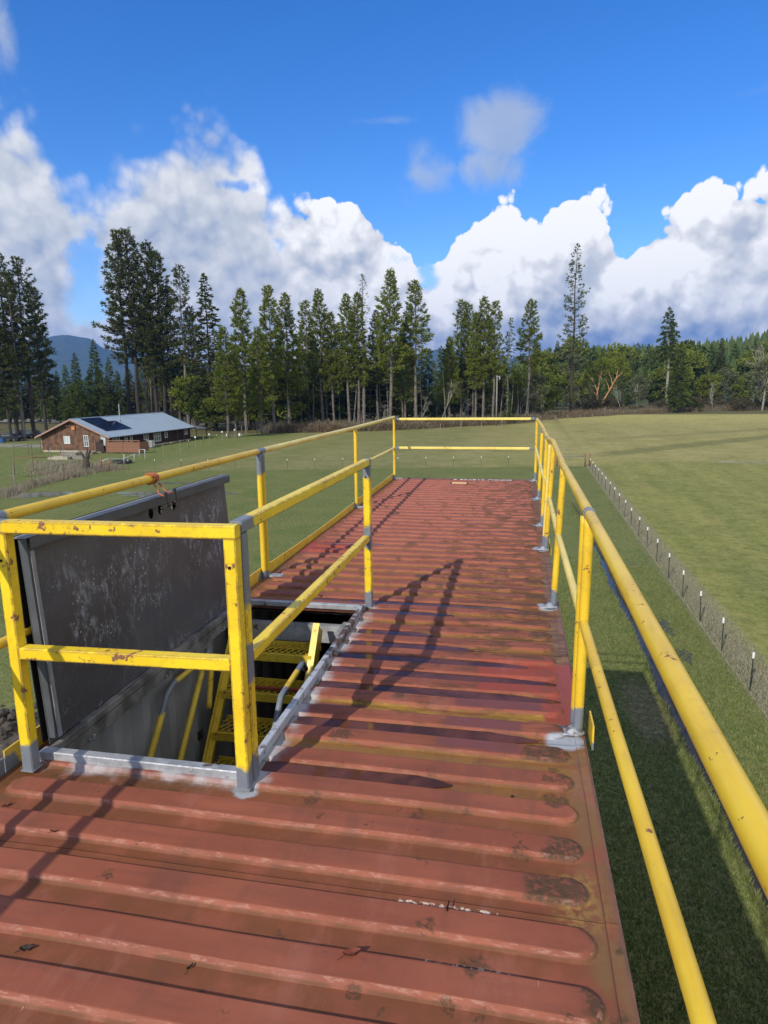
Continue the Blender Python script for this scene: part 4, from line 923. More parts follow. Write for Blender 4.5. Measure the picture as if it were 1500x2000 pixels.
def fpt(y): return np.array([FR[0]+(y-FR[1])*(FB[0]-FR[0])/(FB[1]-FR[1]), y])
wire_fence([fpt(11.4), fpt(80.4)], 3.13, 'long wire fence with white capped posts beside the ditch and right hand field', tuple(fpt(21.0)), start=0.25, hz=(.05, .15, .26, .38, .52, .68, .85, 1.03), verticals=.45, r=.0016)
L0 = np.array(G(200, 918)); L1 = np.array(FA); L2 = np.array([4.7, 80.6])
wire_fence([L0, L1, L2], 3.25, 'cross fence of white capped posts between the lawn and the far field', tuple(L1), verticals=.5, r=.004)
hb = empty('corner_brace', (6.8, 80.6, 0), label='wooden H brace of two posts and a rail at the far fence corner', cat='fence brace')
for x_ in (-1.95, 1.25, 1.75):
    b = MB(); b.tube([(x_, 0, 0), (x_, .0, 1.55)], circ(.085, 10), up=(0, 1, 0)); b.build('post', M['redwood'], hb, smooth=True)
b = MB(); b.tube([(-1.95, 0, 1.15), (1.25, 0, 1.18)], circ(.06, 8)); b.build('rail', M['greywood'], hb, smooth=True)
# fence at the foot of the wood
fp = []
for i in range(60): pass
b = MB(); b.box((0, 0, .7), (.13, .13, 1.4)); fpm = b.mesh('wood_post'); fpm.materials.append(M['greywood'])
root = empty('wire_fence', (*G(1150, 817), 0), label='old fence of pale wooden posts along the edge of the wood', cat='fence')
ra = G(1150, 817); b = MB(); prev = None
pl = [G(x_, y_) for x_, y_ in ((860, 840), (900, 837), (940, 835), (980, 831), (1020, 827), (1055, 824))]+[G(x_, 819-(x_-1130)*.11) for x_ in range(1085, 1290, 24)]
for i, q in enumerate(pl):
    rgp = random.Random(i); o = link('wood_post', fpm, None, root, (q[0]-ra[0], q[1]-ra[1], 0)); o.rotation_euler = (rgp.uniform(-.06, .06), rgp.uniform(-.06, .06), 0); o.scale = (1, 1, rgp.uniform(.8, 1.25))
    if prev:
        for z_ in (.5, .9, 1.2): b.tube([(prev[0]-ra[0], prev[1]-ra[1], z_), (q[0]-ra[0], q[1]-ra[1], z_)], circ(.012, 3))
    prev = q
b.build('wire_mesh', M['wire'], root)['kind'] = 'stuff'
# yard fence right of the house: tall poles with white insulators and boxes
root = empty('wire_fence', (*G(371, 882), 0), label='thin pole fence with white tops running from the house toward the trees', cat='fence'); ra = G(371, 882)
b = MB(); b.box((0, 0, 1.0), (.05, .05, 2.0)); pole_m = b.mesh('pole'); pole_m.materials.append(M['greywood']); b = MB(); b.box((0, 0, 2.02), (.20, .20, .22)); top_m = b.mesh('pole_top'); top_m.materials.append(M['cap'])
for i, (x_, y_) in enumerate(((320, 893), (353, 886), (383, 879), (410, 872), (435, 866), (459, 861))):
    q = G(x_, y_); o = link('pole', pole_m, None, root, (q[0]-ra[0], q[1]-ra[1], 0)); 
    if i > 1: link('pole_top', top_m, None, o)
for i, (x_, y_) in enumerate(((302, 884), (335, 880), (369, 876), (398, 869), (424, 863))):
    q = G(x_, y_); o = link('fence_post', pm_, None, root, (q[0]-ra[0], q[1]-ra[1], 0)); link('post_cap', cm2_, None, o)
# garden enclosure left of the hatch
root = empty('garden_fence', (*G(120, 930), 0), label='dark leaning garden fence of tall stakes and wire in front of the house', cat='fence'); ra = G(120, 930)
b = MB(); b.tube([(0, 0, 0), (.03, .02, 1)], circ(.055, 7), up=(0, 1, 0)); stm = b.mesh('stake'); stm.materials.append(M['wood']); b = MB(); b.tube([(0, 0, 0), (0, .0, 1)], circ(.04, 6), up=(0, 1, 0)); stg = b.mesh('stake_grey'); stg.materials.append(M['greywood'])
def top_h(x_, y_, yt): gx, gy = G(x_, y_); d = ray(x_, yt); return EYE+d[2]*gy/d[1]
stakes = [((63, 949), 920, 0), ((125, 935), 906, 0), ((167, 922), 897, 0), ((31, 958), 905, 1), ((66, 924), 869, 0), ((56, 887), 866, 0), ((28, 893), 868, 0), ((80, 884), 862, 0), ((100, 905), 870, 1), ((139, 928), 893, 1), ((112, 882), 863, 1), ((119, 893), 868, 0), ((157, 892), 868, 0), ((178, 890), 864, 0), ((194, 882), 867, 0), ((124, 896), 872, 1), ((180, 915), 902, 0)]
prevs = []
for (x_, y_), yt, g_ in stakes:
    q = G(x_, y_); hh = top_h(x_, y_, yt); o = link('stake', stg if g_ else stm, None, root, (q[0]-ra[0], q[1]-ra[1], 0)); o.scale = (1, 1, hh); prevs.append((q[0], q[1], hh))
b = MB()
def wl(a, c, r=.012, f=1.0):
    b.tube([(prevs[a][0]-ra[0], prevs[a][1]-ra[1], prevs[a][2]*f), (prevs[c][0]-ra[0], prevs[c][1]-ra[1], prevs[c][2]*f)], circ(r, 4))
for f in (.3, .6, .95):
    for a, c in ((3, 0), (0, 1), (1, 2)): wl(a, c, .009, f)
for a, c in ((6, 7), (5, 6), (7, 10), (4, 5), (10, 14)): wl(a, c, .016, .8)
b.build('garden_wire', M['wire'], root)['kind'] = 'stuff'
def gate_rail(P, r, name, mat, par, ra): bb = MB(); bb.tube([(p_[0]-ra[0], p_[1]-ra[1], p_[2]) for p_ in P], circ(r, 8), up=(0, .1, 1)); return bb.build(name, mat, par, smooth=True)
def at(x_, yb, yt): gx, gy = G(x_, yb); d = ray(x_, yt); return (d[0]*gy/d[1], gy, EYE+d[2]*gy/d[1])
gate_rail([at(28, 925, 925), at(28, 925, 894), at(95, 922, 893)], .05, 'bent_pipe', M['redwood'], root, ra)
M['pvc'] = simple('white_pipe', (.62, .63, .62), (.48, .5, .5), 20, .5)
pf_ = empty('pipe_frame', (*G(240, 905), 0), label='white plastic pipe frame standing on the lawn beside the wooden deck', cat='pipe frame'); rp = G(240, 905)
gate_rail([at(198, 913, 901), at(213, 911, 895), at(238, 906, 897), at(262, 903, 887), at(283, 898, 887)], .045, 'pipe_rail', M['pvc'], pf_, rp)
for x_, yb, yt in ((283, 898, 878), (262, 902, 886), (242, 907, 887), (272, 894, 878)): gate_rail([at(x_, yb, yb), at(x_, yb, yt)], .04, 'pipe_leg', M['pvc'], pf_, rp)
gate_rail([at(272, 894, 878), at(283, 898, 878)], .035, 'pipe_rail', M['pvc'], pf_, rp)
wg = empty('wooden_gate', (*G(205, 918), 0), label='low wooden gate frame with two reddish posts in the garden fence', cat='gate'); rw = G(205, 918)
for x_, yb, yt in ((197, 920, 892), (213, 920, 896)): gate_rail([at(x_, yb, yb), at(x_, yb, yt)], .08, 'post', M['redwood'], wg, rw)
gate_rail([at(197, 920, 906), at(213, 920, 907)], .05, 'rail', M['redwood'], wg, rw)
q = G(239, 905); b = MB(); b.tube([(1.1*math.cos(t), .9*math.sin(t), .22) for t in np.linspace(0, 2*math.pi, 25)], circ(.20, 8)); tagit(b.build('tractor_tyre', M['dark'], loc=(q[0], q[1], 0), smooth=True), 'large black tyre lying flat on the lawn behind the pipe frame', 'tyre')
q = G(168, 922); b = MB(); b.tube([(0, 0, 0), (.15, 0, .9), (.1, .1, 1.6)], circ(.42, 9), up=(0, 1, 0), taper=(1.25, .7)); b.tube([(.1, .1, 1.3), (.8, 0, 2.6)], circ(.22, 7), up=(0, 1, 0), taper=(1, .5)); b.tube([(.05, .1, 1.2), (-.4, 0, 2.3)], circ(.18, 7), up=(0, 1, 0), taper=(1, .5)); b.tube([(0, 0, 1.0), (.25, .4, 2.9)], circ(.16, 7), up=(0, 1, 0), taper=(1, .4))
tagit(b.build('tree_stump', simple('dark_bark', (.045, .036, .028), (.08, .066, .05), 7, .9, bstr=.6, bdist=.05), loc=(q[0], q[1], 0)), 'dark broken tree stump with forked top at the garden fence corner', 'tree stump')
q = G(452, 0+843); fr_ = empty('hitching_rail', (*G(522, 848), 0), label='grey pole rack standing in front of the trees beyond the lawn', cat='pole rack'); rf = G(522, 848)
for x_ in (502, 512, 524): gate_rail([at(x_, 850, 850), at(x_, 850, 836)], .06, 'post', M['greywood'], fr_, rf)
for y_ in (838, 842): gate_rail([at(500, 850, y_), at(526, 850, y_+.5)], .05, 'rail', M['greywood'], fr_, rf)
for x_, y_, lab in ((445, 852, 'left of two small white boxes on the grass under the broad green pine'), (469, 851, 'right of two small white boxes on the grass under the broad green pine')):
    o = empty('white_box', (*G(x_, y_+2), 0), label=lab, cat='box', group='small white boxes by the trees'); b = MB(); b.box((0, 0, .45), (.5, .4, .5)); b.build('box_body', M['cap'], o); b = MB(); b.box((0, 0, .1), (.1, .1, .2)); b.box((0, 0, .72), (.56, .46, .04)); b.build('lid', M['greywood'], o)

# ================================================================== house
HX, HY = -61.1, 92.0
hs_ = empty('ranch_house', (HX, HY, 0), rz=R(-1.5), label='long brown wooden ranch house with pale metal roof and solar panels', cat='house')
hs_.scale = (.95, .95, .95)
Wd, Ln, EV, RG = 12.3, 26.5, 2.75, 5.35
M['siding'] = simple('brown_lap_siding', (.17, .085, .046), (.075, .040, .025), 1.3, .75, bstr=.1)
M['siding2'] = simple('dark_log_siding', (.050, .028, .018), (.030, .018, .012), 1.3, .75, bstr=.1)
N = newmat('pale_metal_roof'); p = obj(N); x, y, z = N.sep(p)
M['metalroof'] = finish(N, N.mix(N.noise(p, .6, 4), (.24, .31, .38), (.29, .36, .43)), .42, .1, None)
M['trim'] = simple('pinkish_trim', (.36, .20, .14), (.30, .17, .12), 5, .7); M['win'] = simple('white_window_frame', (.74, .75, .74), None, 9, .5)
N = newmat('window_glass'); M['glass'] = finish(N, (.10, .13, .135), .08, 0, None, spec=.9)
N = newmat('pale_blind_glass'); M['blind'] = finish(N, N.mix(N.noise(N.map(obj(N), scale=(14, 1, .3)), 2.0, 3), (.55, .62, .60), (.35, .42, .42)), .25, 0, None)
N = newmat('solar_cells'); M['solar'] = finish(N, (.008, .012, .030), .12, .0, None, spec=.7)
M['found'] = simple('pale_foundation', (.42, .38, .28), (.30, .27, .2), 4, .9)
# gable wall facing the camera: x from -Wd to 0, y = 0; long wall: x = 0, y 0..Ln
b = MB(); nb_ = 19; rgb = random.Random(4)
for i in range(34):
    z0_, z1_ = .30+i*.148, .30+(i+1)*.148
    if z1_ > RG-.05: break
    zc = (z0_+z1_)/2; hw = Wd/2 if zc < EV+.1 else Wd/2*(RG-zc)/(RG-EV-.0)
    if hw < .2: break
    xa = -Wd/2-hw
    while xa < -Wd/2+hw-.05:
        L_ = rgb.choice((3.6, 4.8, 2.4)); xb = min(xa+L_, -Wd/2+hw); b.box(((xa+xb)/2, .012+rgb.uniform(-.003, .003), zc), (xb-xa-.01, .03, .136), M=Matrix.Rotation(-.09, 3, 'X')); xa = xb
g_ = b.build('siding_boards', M['siding'], hs_); g_['kind'] = 'stuff'
b = MB(); V = [(-Wd, .03, .2), (0, .03, .2), (0, .03, EV), (-Wd/2, .03, RG-.08), (-Wd, .03, EV)]; V2 = [(v[0], .14, v[2]) for v in V]
b.add(V+V2, [(0, 1, 2, 3, 4), (9, 8, 7, 6, 5)]+[(i, (i+1) % 5, 5+(i+1) % 5, 5+i) for i in range(5)]); b.build('gable_wall', M['siding'], hs_)
b = MB(); b.add([(v[0], Ln-.02, v[2]) for v in V]+[(v[0], Ln-.13, v[2]) for v in V], [(0, 1, 2, 3, 4), (9, 8, 7, 6, 5)]+[(i, (i+1) % 5, 5+(i+1) % 5, 5+i) for i in range(5)]); b.build('gable_wall', M['siding2'], hs_)
b = MB()
for i in range(13): b.tube([(.0, .15, .38+i*.185), (.0, Ln-.14, .38+i*.185)], circ(.092, 8))
o_ = b.build('log_courses', M['siding2'], hs_); o_['kind'] = 'stuff'
b = MB(); b.box((-.06, Ln/2, 1.45), (.05, Ln-.3, 2.5)); b.build('long_wall', M['siding2'], hs_)
b = MB(); b.box((-Wd+.06, Ln/2, 1.45), (.1, Ln-.3, 2.5)); b.build('long_wall', M['siding2'], hs_)
b = MB(); b.box((-Wd/2, .08, .14), (Wd+.04, .18, .28)); b.box((.03, Ln/2, .12), (.14, Ln-.3, .24)); b.build('foundation', M['found'], hs_)
OV = .75; sl_ = (RG-EV)/(Wd/2)
def rp_(x_, y_, dz=0): return (x_, y_, RG-abs(x_+Wd/2)*sl_+dz)
for sgn in (1, -1):
    b = MB(); xe = -Wd/2+sgn*(Wd/2+OV)
    V = [rp_(-Wd/2, -OV, .06), rp_(xe, -OV, .06), rp_(xe, Ln+OV, .06), rp_(-Wd/2, Ln+OV, .06)]; V += [(v[0], v[1], v[2]-.14) for v in V]
    b.add(V, [(0, 1, 2, 3), (7, 6, 5, 4), (0, 4, 5, 1), (1, 5, 6, 2), (2, 6, 7, 3), (3, 7, 4, 0)]); rf_ = b.build('roof', M['metalroof'], hs_)
    b = MB(); yy = -OV+.1
    while yy < Ln+OV:
        b.tube([rp_(-Wd/2+sgn*.05, yy, .07), rp_(xe-sgn*.02, yy, .07)], [(-.018, -.01), (.018, -.01), (.018, .035), (-.018, .035)]); yy += .61
    b.build('standing_seam', M['metalroof'], rf_)['kind'] = 'stuff'
    b = MB(); b.tube([rp_(-Wd/2, -OV-.03, -.06), rp_(xe, -OV-.03, -.06)], [(-.025, -.13), (.025, -.13), (.025, .10), (-.025, .10)]); b.build('barge_board', M['trim'], hs_)
    b = MB(); b.tube([(xe+sgn*.05, -OV, EV-OV*sl_-.06), (xe+sgn*.05, Ln+OV, EV-OV*sl_-.06)], sq(.13, .12, .02)); gut = b.build('gutter', M['siding2' if sgn > 0 else 'trim'], hs_)
    if sgn > 0: RFR = rf_
b = MB(); b.tube([(-Wd/2, -OV, RG+.09), (-Wd/2, Ln+OV, RG+.09)], [(-.16, -.05), (.16, -.05), (0, .05)]); b.build('ridge_cap', M['metalroof'], hs_)
# solar panels on the near slope facing right
e1 = Vector((1, 0, -sl_)).normalized()
for j in range(7):
    for i in range(3):
        if i == 2 and j < 0: continue
        if i == 0 and j > 4: continue
        y0_ = 1.3+j*1.04; s0 = .35+i*1.70
        if i == 2 and j > 6: continue
        b = MB(); c0 = Vector((-Wd/2, 0, RG+.15))+e1*(s0+.82); Mx = Matrix.Rotation(math.atan(sl_), 3, 'Y')
        b.box((c0.x, y0_+.5, c0.z), (1.66, 1.0, .04), M=Mx); b.build('solar_panel', M['solar'], hs_)
for (s_, y_, h_, r_) in ((.5, 12.0, 2.3, .09), (5.4, 6.6, .8, .05), (2.6, 9.3, .5, .05)):
    c0 = Vector((-Wd/2, y_, RG))+e1*s_; b = MB(); b.tube([(c0.x, y_, c0.z), (c0.x, y_, c0.z+h_)], circ(r_, 8), up=(0, 1, 0)); b.build('chimney_pipe' if h_ > 1 else 'vent_pipe', M['galv'] if h_ > 1 else M['dark'], hs_)
def window(x_, y_, z_, w_, h_, face, mull=0, bars=False, glass='glass'):
    fx_ = 'f' == face; fr_o = MB()
    def bx(cu, cv, du, dv, dd, dep):
        if fx_: return ((x_+cu, y_-dd, z_+cv), (du, dep, dv))
        return ((x_+dd, y_+cu, z_+cv), (dep, du, dv))
    t = .09
    parts = [(0, h_/2-t/2, w_, t), (0, -h_/2+t/2, w_, t), (-w_/2+t/2, 0, t, h_-2*t), (w_/2-t/2, 0, t, h_-2*t)]
    for k in range(mull): parts.append((-w_/2+w_*(k+1)/(mull+1), 0, .07, h_-2*t))
    if bars: parts.append((0, 0, w_-2*t, .06))
    for cu, cv, du, dv in parts: c_, d_ = bx(cu, cv, du, dv, .05, .09); fr_o.box(c_, d_)
    w_o = fr_o.build('window', M['win'], hs_); pb = MB(); c_, d_ = bx(0, 0, w_-2*t, h_-2*t, .03, .02); pb.box(c_, d_); pb.build('pane', M[glass], w_o)
window(-7.55, 0, 2.0, 1.15, 1.25, 'f', 1, False, 'blind'); window(-4.0, 0, 1.85, .85, 1.85, 'f', 1, True); window(-.85, 0, 1.95, .85, 1.75, 'f', 0, True, 'blind')
for y_, z_, w_, h_, ml, br in ((1.9, 1.55, 1.9, 2.1, 1, False), (4.6, 1.9, .75, 1.3, 0, True), (6.1, 1.9, .75, 1.3, 0, True), (10.6, 1.85, 1.5, 1.25, 1, False), (14.2, 1.6, 2.3, 1.9, 2, True), (17.2, 1.7, .95, 1.2, 0, False), (24.4, 1.85, 1.3, 1.3, 1, False)):
    window(.10, y_, z_, w_, h_, 's', ml, br)
b = MB(); b.box((-Wd/2, -.12, 3.92), (.62, .16, .62)); b.build('nest_box', simple('orange_box', (.55, .22, .07), None, 9, .7), hs_)
b = MB(); b.tube([(-Wd/2-.9, -OV+.05, RG-1.05), (-Wd/2, -.2, RG-1.05), (-Wd/2, -OV+.05, RG-.3)], circ(.04, 6), up=(.1, .2, 1)); b.build('gable_bracket', M['trim'], hs_)
for x_ in (-Wd-.02, .05):
    b = MB(); b.tube([(x_+(.55 if x_ > -1 else -.55), -.3, EV-.35), (x_, -.08, EV-.6), (x_, -.08, .2)], circ(.05, 8), up=(0, 1, .01)); b.build('downpipe', M['found'], hs_)
b = MB(); b.box((.55, 20.5, 1.3), (.14, .14, 2.5)); b.box((.55, 23.0, 1.3), (.14, .14, 2.5)); b.build('porch_post', M['siding'], hs_)
# lean-to beyond the house
b = MB(); V = [(-5, Ln+.8, EV+.5), (.9, Ln+.8, EV-.55), (.9, Ln+5.6, EV-.75), (-5, Ln+5.6, EV+.3)]; V += [(v[0], v[1], v[2]-.12) for v in V]
b.add(V, [(0, 1, 2, 3), (7, 6, 5, 4), (0, 4, 5, 1), (1, 5, 6, 2), (2, 6, 7, 3), (3, 7, 4, 0)]); b.build('carport_roof', simple('grey_carport_roof', (.20, .21, .22), None, 4, .5), hs_)
for y_ in (Ln+1.2, Ln+5.3): b = MB(); b.box((.7, y_, 1.0), (.12, .12, 2.0)); b.build('carport_post', M['siding'], hs_)
# deck screen of upright boards right of the gable
ds = empty('deck_screen', (HX+.2, HY-1.2, 0), rz=R(-1.5), label='reddish plank screen round the small deck beside the gable wall', cat='deck fence')
bm_ = MB(); bm_.box((0, 0, 1.0), (.135, .022, 1.45)); bmesh_ = bm_.mesh('plank'); bmesh_.materials.append(M['redwood'])
for i in range(38):
    o = link('plank', bmesh_, None, ds, (.35+i*.145, random.Random(i).uniform(-.004, .004), 0))
for z_ in (.25, 1.66, 1.95): b = MB(); b.box((3.0, -.03, z_), (5.6, .05, .12)); b.build('rail', M['redwood'], ds)
for x_ in (.2, 2.9, 5.8): b = MB(); b.box((x_, 0, 1.0), (.12, .12, 2.05)); b.build('post', M['redwood'], ds)
for i in range(16): b = MB(); b.box((5.8, .2+i*.145, 1.0), (.022, .135, 1.45)); b.build('plank', M['redwood'], ds)
gd = empty('side_gate', (HX-.9, HY-.9, 0), label='dark wooden gate with post beside the deck screen', cat='gate')
b = MB(); b.box((0, 0, .95), (1.3, .08, 1.5)); b.build('gate_panel', M['siding2'], gd); b = MB(); b.box((-.75, 0, 1.0), (.12, .12, 2.0)); b.build('post', M['redwood'], gd); b = MB(); b.box((.35, -.05, 1.9), (.5, .3, .35)); b.build('mailbox', M['dark'], gd)
ac = empty('heat_pump', (HX+2.0, HY+8.6, 0), label='pale grey outdoor heat pump unit beside the dark long wall', cat='air conditioner')
b = MB(); b.box((0, 0, .65), (1.0, 1.0, 1.1)); b.build('casing', simple('pale_grey_casing', (.42, .44, .44), None, 9, .5), ac)
for i in range(9): b = MB(); b.box((0, -.505, .25+i*.1), (.9, .012, .03)); b.build('louvre', M['flange'], ac)
b = MB(); b.tube([(0, 0, 1.2), (0, 0, 1.24)], circ(.4, 16), up=(0, 1, 0)); b.build('fan_guard', M['dark'], ac)
# raised garden beds
for i, (x_, y_, w_) in enumerate(((118, 897, 3.2), (150, 896, 3.4), (138, 889, 2.6), (170, 887, 2.6))):
    q = G(x_, y_); gb = empty('garden_bed', (*q, 0), label=('front left', 'front right', 'rear left', 'rear right')[i]+' timber raised garden bed before the gable wall', cat='garden bed', group='raised beds')
    for dy in (-.6, .6): b = MB(); b.box((0, dy, .2), (w_, .06, .4)); b.build('board', M['greywood'] if i else M['found'], gb)
    for dx_ in (-w_/2, w_/2): b = MB(); b.box((dx_, 0, .2), (.06, 1.14, .4)); b.build('board', M['greywood'], gb)
    b = MB(); b.box((0, 0, .16), (w_-.1, 1.1, .28)); b.build('soil', M['soil'], gb)
# vehicles half hidden under the trees on the far left
def vehicle(x_, y_, rz, col, kind, label):
    q = G(x_, y_); v = empty('parked_car', (*q, 0), rz=rz, label=label, cat='car')
    Lc, Wc, Hc = (4.6, 1.8, 1.45) if kind else (5.4, 1.9, 1.8)
    prof = [(-Lc/2, .45), (-Lc/2, .9), (-Lc/2+.9, 1.0), (-Lc*.22, Hc), (Lc*.22, Hc), (Lc*.36, 1.0), (Lc/2, .9), (Lc/2, .4)] if kind else [(-Lc/2, .5), (-Lc/2, 1.1), (-Lc*.2, 1.15), (-Lc*.12, Hc), (Lc*.15, Hc), (Lc*.27, 1.15), (Lc/2, 1.05), (Lc/2, .5)]
    m = len(prof); V = [(a, -Wc/2, c) for a, c in prof]+[(a, Wc/2, c) for a, c in prof]
    b = MB(); b.add(V, [tuple(range(m)), tuple(range(2*m-1, m-1, -1))]+[(i, m+i, m+(i+1) % m, (i+1) % m) for i in range(m)]); b.build('body', simple('car_paint_%d' % x_, col, None, 1, .3), v)
    b = MB(); b.box((-.1, 0, Hc-.27), (Lc*.36, Wc+.02, .32)); b.build('side_window', M['glass'], v)
    for a in (-Lc*.31, Lc*.31):
        for s in (-1, 1):
            b = MB(); b.tube([(a, s*Wc/2-s*.1, .34), (a, s*Wc/2+s*.04, .34)], circ(.34, 16)); t_ = b.build('wheel', M['dark'], v, smooth=False); b = MB(); b.tube([(a, s*Wc/2+s*.03, .34), (a, s*Wc/2+s*.05, .34)], circ(.19, 12)); b.build('rim', M['flange'], t_)
vehicle(18, 862, .2, (.02, .022, .026), True, 'dark car parked among the trunks at the far left edge'); vehicle(35, 857, .1, (.10, .11, .13), False, 'grey pickup parked among the tree trunks left of the house'); vehicle(62, 854, .3, (.03, .03, .034), True, 'black car parked nearest the gable under the trees')
q = G(15, 862); b = MB(); b.tube([(0, 0, 0), (0, 0, .9)], circ(.5, 14), up=(0, 1, 0)); tagit(b.build('blue_barrel', simple('blue_plastic', (.03, .08, .22), None, 5, .5), loc=(q[0]+1.5, q[1]-3, 0)), 'blue plastic barrel beside the parked cars on the left', 'barrel')

# ================================================================== far hills
M['hill'] = simple('distant_wooded_hill', (.040, .062, .024), (.062, .082, .030), .02, .9, bstr=0)
def ridge(name, pts_, dist, base_el, seed, trees, mat, depth):
    "a hill with a wooded crest; pts_ = photograph points of the skyline"
    rgn = np.random.default_rng(seed); A = [azel(x_, y_) for x_, y_ in pts_]
    azs = np.linspace(A[0][0], A[-1][0], 140); els = np.interp(azs, [a[0] for a in A], [a[1] for a in A])
    V = []; m = len(azs)
    for f, k in ((0.0, 0.0), (.25, .35), (.5, .68), (.75, .9), (1.0, 1.0), (1.25, .8), (1.6, 0)):
        for i in range(m):
            d = dist-depth+depth*f+25*math.sin(azs[i]*19+f*4); H_ = (math.tan(els[i])*dist+EYE-trees*.8)*k
            H_ *= 1+.05*math.sin(azs[i]*60+f*9)*(0 if f == 1 else 1)
            V.append((d*math.sin(azs[i]), d*math.cos(azs[i]), max(H_, -.5) if k else -2))
    F = [(j*m+i, j*m+i+1, (j+1)*m+i+1, (j+1)*m+i) for j in range(6) for i in range(m-1)]
    b = MB(); b.add(V, F); return b.build(name, mat, smooth=True)
hl_pts = [(-250, 640), (-60, 690), (-20, 690), (60, 668), (100, 657), (128, 654), (150, 661), (180, 664), (200, 680), (230, 688), (260, 682), (300, 690), (340, 700), (370, 706), (420, 712), (520, 720), (640, 735), (860, 680), (900, 690), (1000, 700), (1080, 690)]
tagit(ridge('hills', hl_pts, 6000, 0, 1, 0, M['hill'], 2000), kind='structure')
hr_pts = [(1010, 712), (1060, 700), (1110, 688), (1150, 684), (1200, 684), (1260, 684), (1320, 681), (1400, 672), (1450, 666), (1500, 656), (1560, 650), (1700, 640)]
tagit(ridge('hills', hr_pts, 620, 0, 2, 12, M['hill'], 330), kind='structure')
# ================================================================== trees
def foliage_mat(name, a, b_, c, tr=.38):
    N = newmat(name); p = obj(N); r = rnd(N)
    col = N.mix(N.ss(N.noise(p, .55, 4, .6), .35, .65), a, b_)
    col = N.mix(N.m('MULTIPLY', N.ss(N.noise(p, 3.1, 3, .6), .5, .7), .7), col, c)
    col = N.mix(N.m('MULTIPLY', r, .35), col, tuple(v*.55 for v in a))
    d = N.new('ShaderNodeBsdfPrincipled', {'Base Color': col, 'Roughness': .6, 'Specular IOR Level': .25})
    t = N.new('ShaderNodeBsdfTranslucent', {0: col}); mx = N.new('ShaderNodeMixShader', {0: tr, 1: d.outputs[0], 2: t.outputs[0]})
    N.new('ShaderNodeOutputMaterial', {0: mx.outputs[0]}); return N.mat
M['pine'] = foliage_mat('pine_needles', (.165, .210, .030), (.215, .250, .040), (.28, .28, .06))
M['pined'] = foliage_mat('shade_dark_pine_needles', (.070, .085, .020), (.095, .110, .026), (.14, .14, .04), .28)  # dark colour carries the shadowed look of the left-hand pines
M['fir'] = foliage_mat('fir_needles', (.090, .140, .026), (.140, .185, .034), (.19, .22, .05))
M['lichen'] = foliage_mat('lichened_needles', (.14, .165, .065), (.20, .215, .10), (.28, .29, .17))
M['leafy'] = foliage_mat('evergreen_leaves', (.195, .245, .030), (.240, .275, .040), (.30, .30, .06))
M['brush'] = foliage_mat('olive_brush', (.110, .110, .045), (.15, .125, .060), (.20, .15, .085))
N = newmat('pine_bark'); p = obj(N); M['bark'] = finish(N, N.mix(N.ss(N.noise(N.map(p, scale=(1, 1, .25)), 5.0, 5), .35, .65), (.185, .160, .135), (.085, .074, .062)), .9, 0, N.noise(N.map(p, scale=(1, 1, .25)), 6.0, 4), .6, .05)
M['barkd'] = simple('dark_trunk_bark', (.055, .045, .036), (.035, .03, .025), 3, .9)
M['deadw'] = simple('lichened_dead_wood', (.33, .32, .25), (.22, .21, .17), 4, .9)
M['madr'] = simple('orange_madrone_bark', (.50, .26, .10), (.36, .17, .08), 1.5, .6)
M['bram'] = simple('bare_bramble', (.16, .11, .085), (.11, .085, .06), 2, .9)
def stick(b, P, r0, r1, n=4):
    b.tube([tuple(q) for q in P], circ(1.0, n), up=(.13, .21, .97) if abs(P[-1][2]-P[0][2]) < abs(P[-1][0]-P[0][0])+abs(P[-1][1]-P[0][1]) else (.9, .3, .1), taper=(r0, r1), cap=False)
def tufts(P, D, r, k, L, w, spread, flat=1.0):
    "k thin triangles fanning out from each point"
    n = len(P); P = np.repeat(P, k, 0); D = np.repeat(D, k, 0); d = D+r.normal(0, spread, (n*k, 3)); d[:, 2] *= flat
    d /= np.linalg.norm(d, axis=1)[:, None]+1e-6; s = np.cross(d, r.normal(0, 1, (n*k, 3))); s /= np.linalg.norm(s, axis=1)[:, None]+1e-6
    Lk = L*r.uniform(.6, 1.3, (n*k, 1)); wk = w*r.uniform(.6, 1.3, (n*k, 1)); c = P+d*Lk*.55
    return np.stack([P-d*Lk*.25, c+s*wk-d*0, P+d*Lk], 1), np.stack([P-d*Lk*.25, P+d*Lk, c-s*wk*.9], 1)
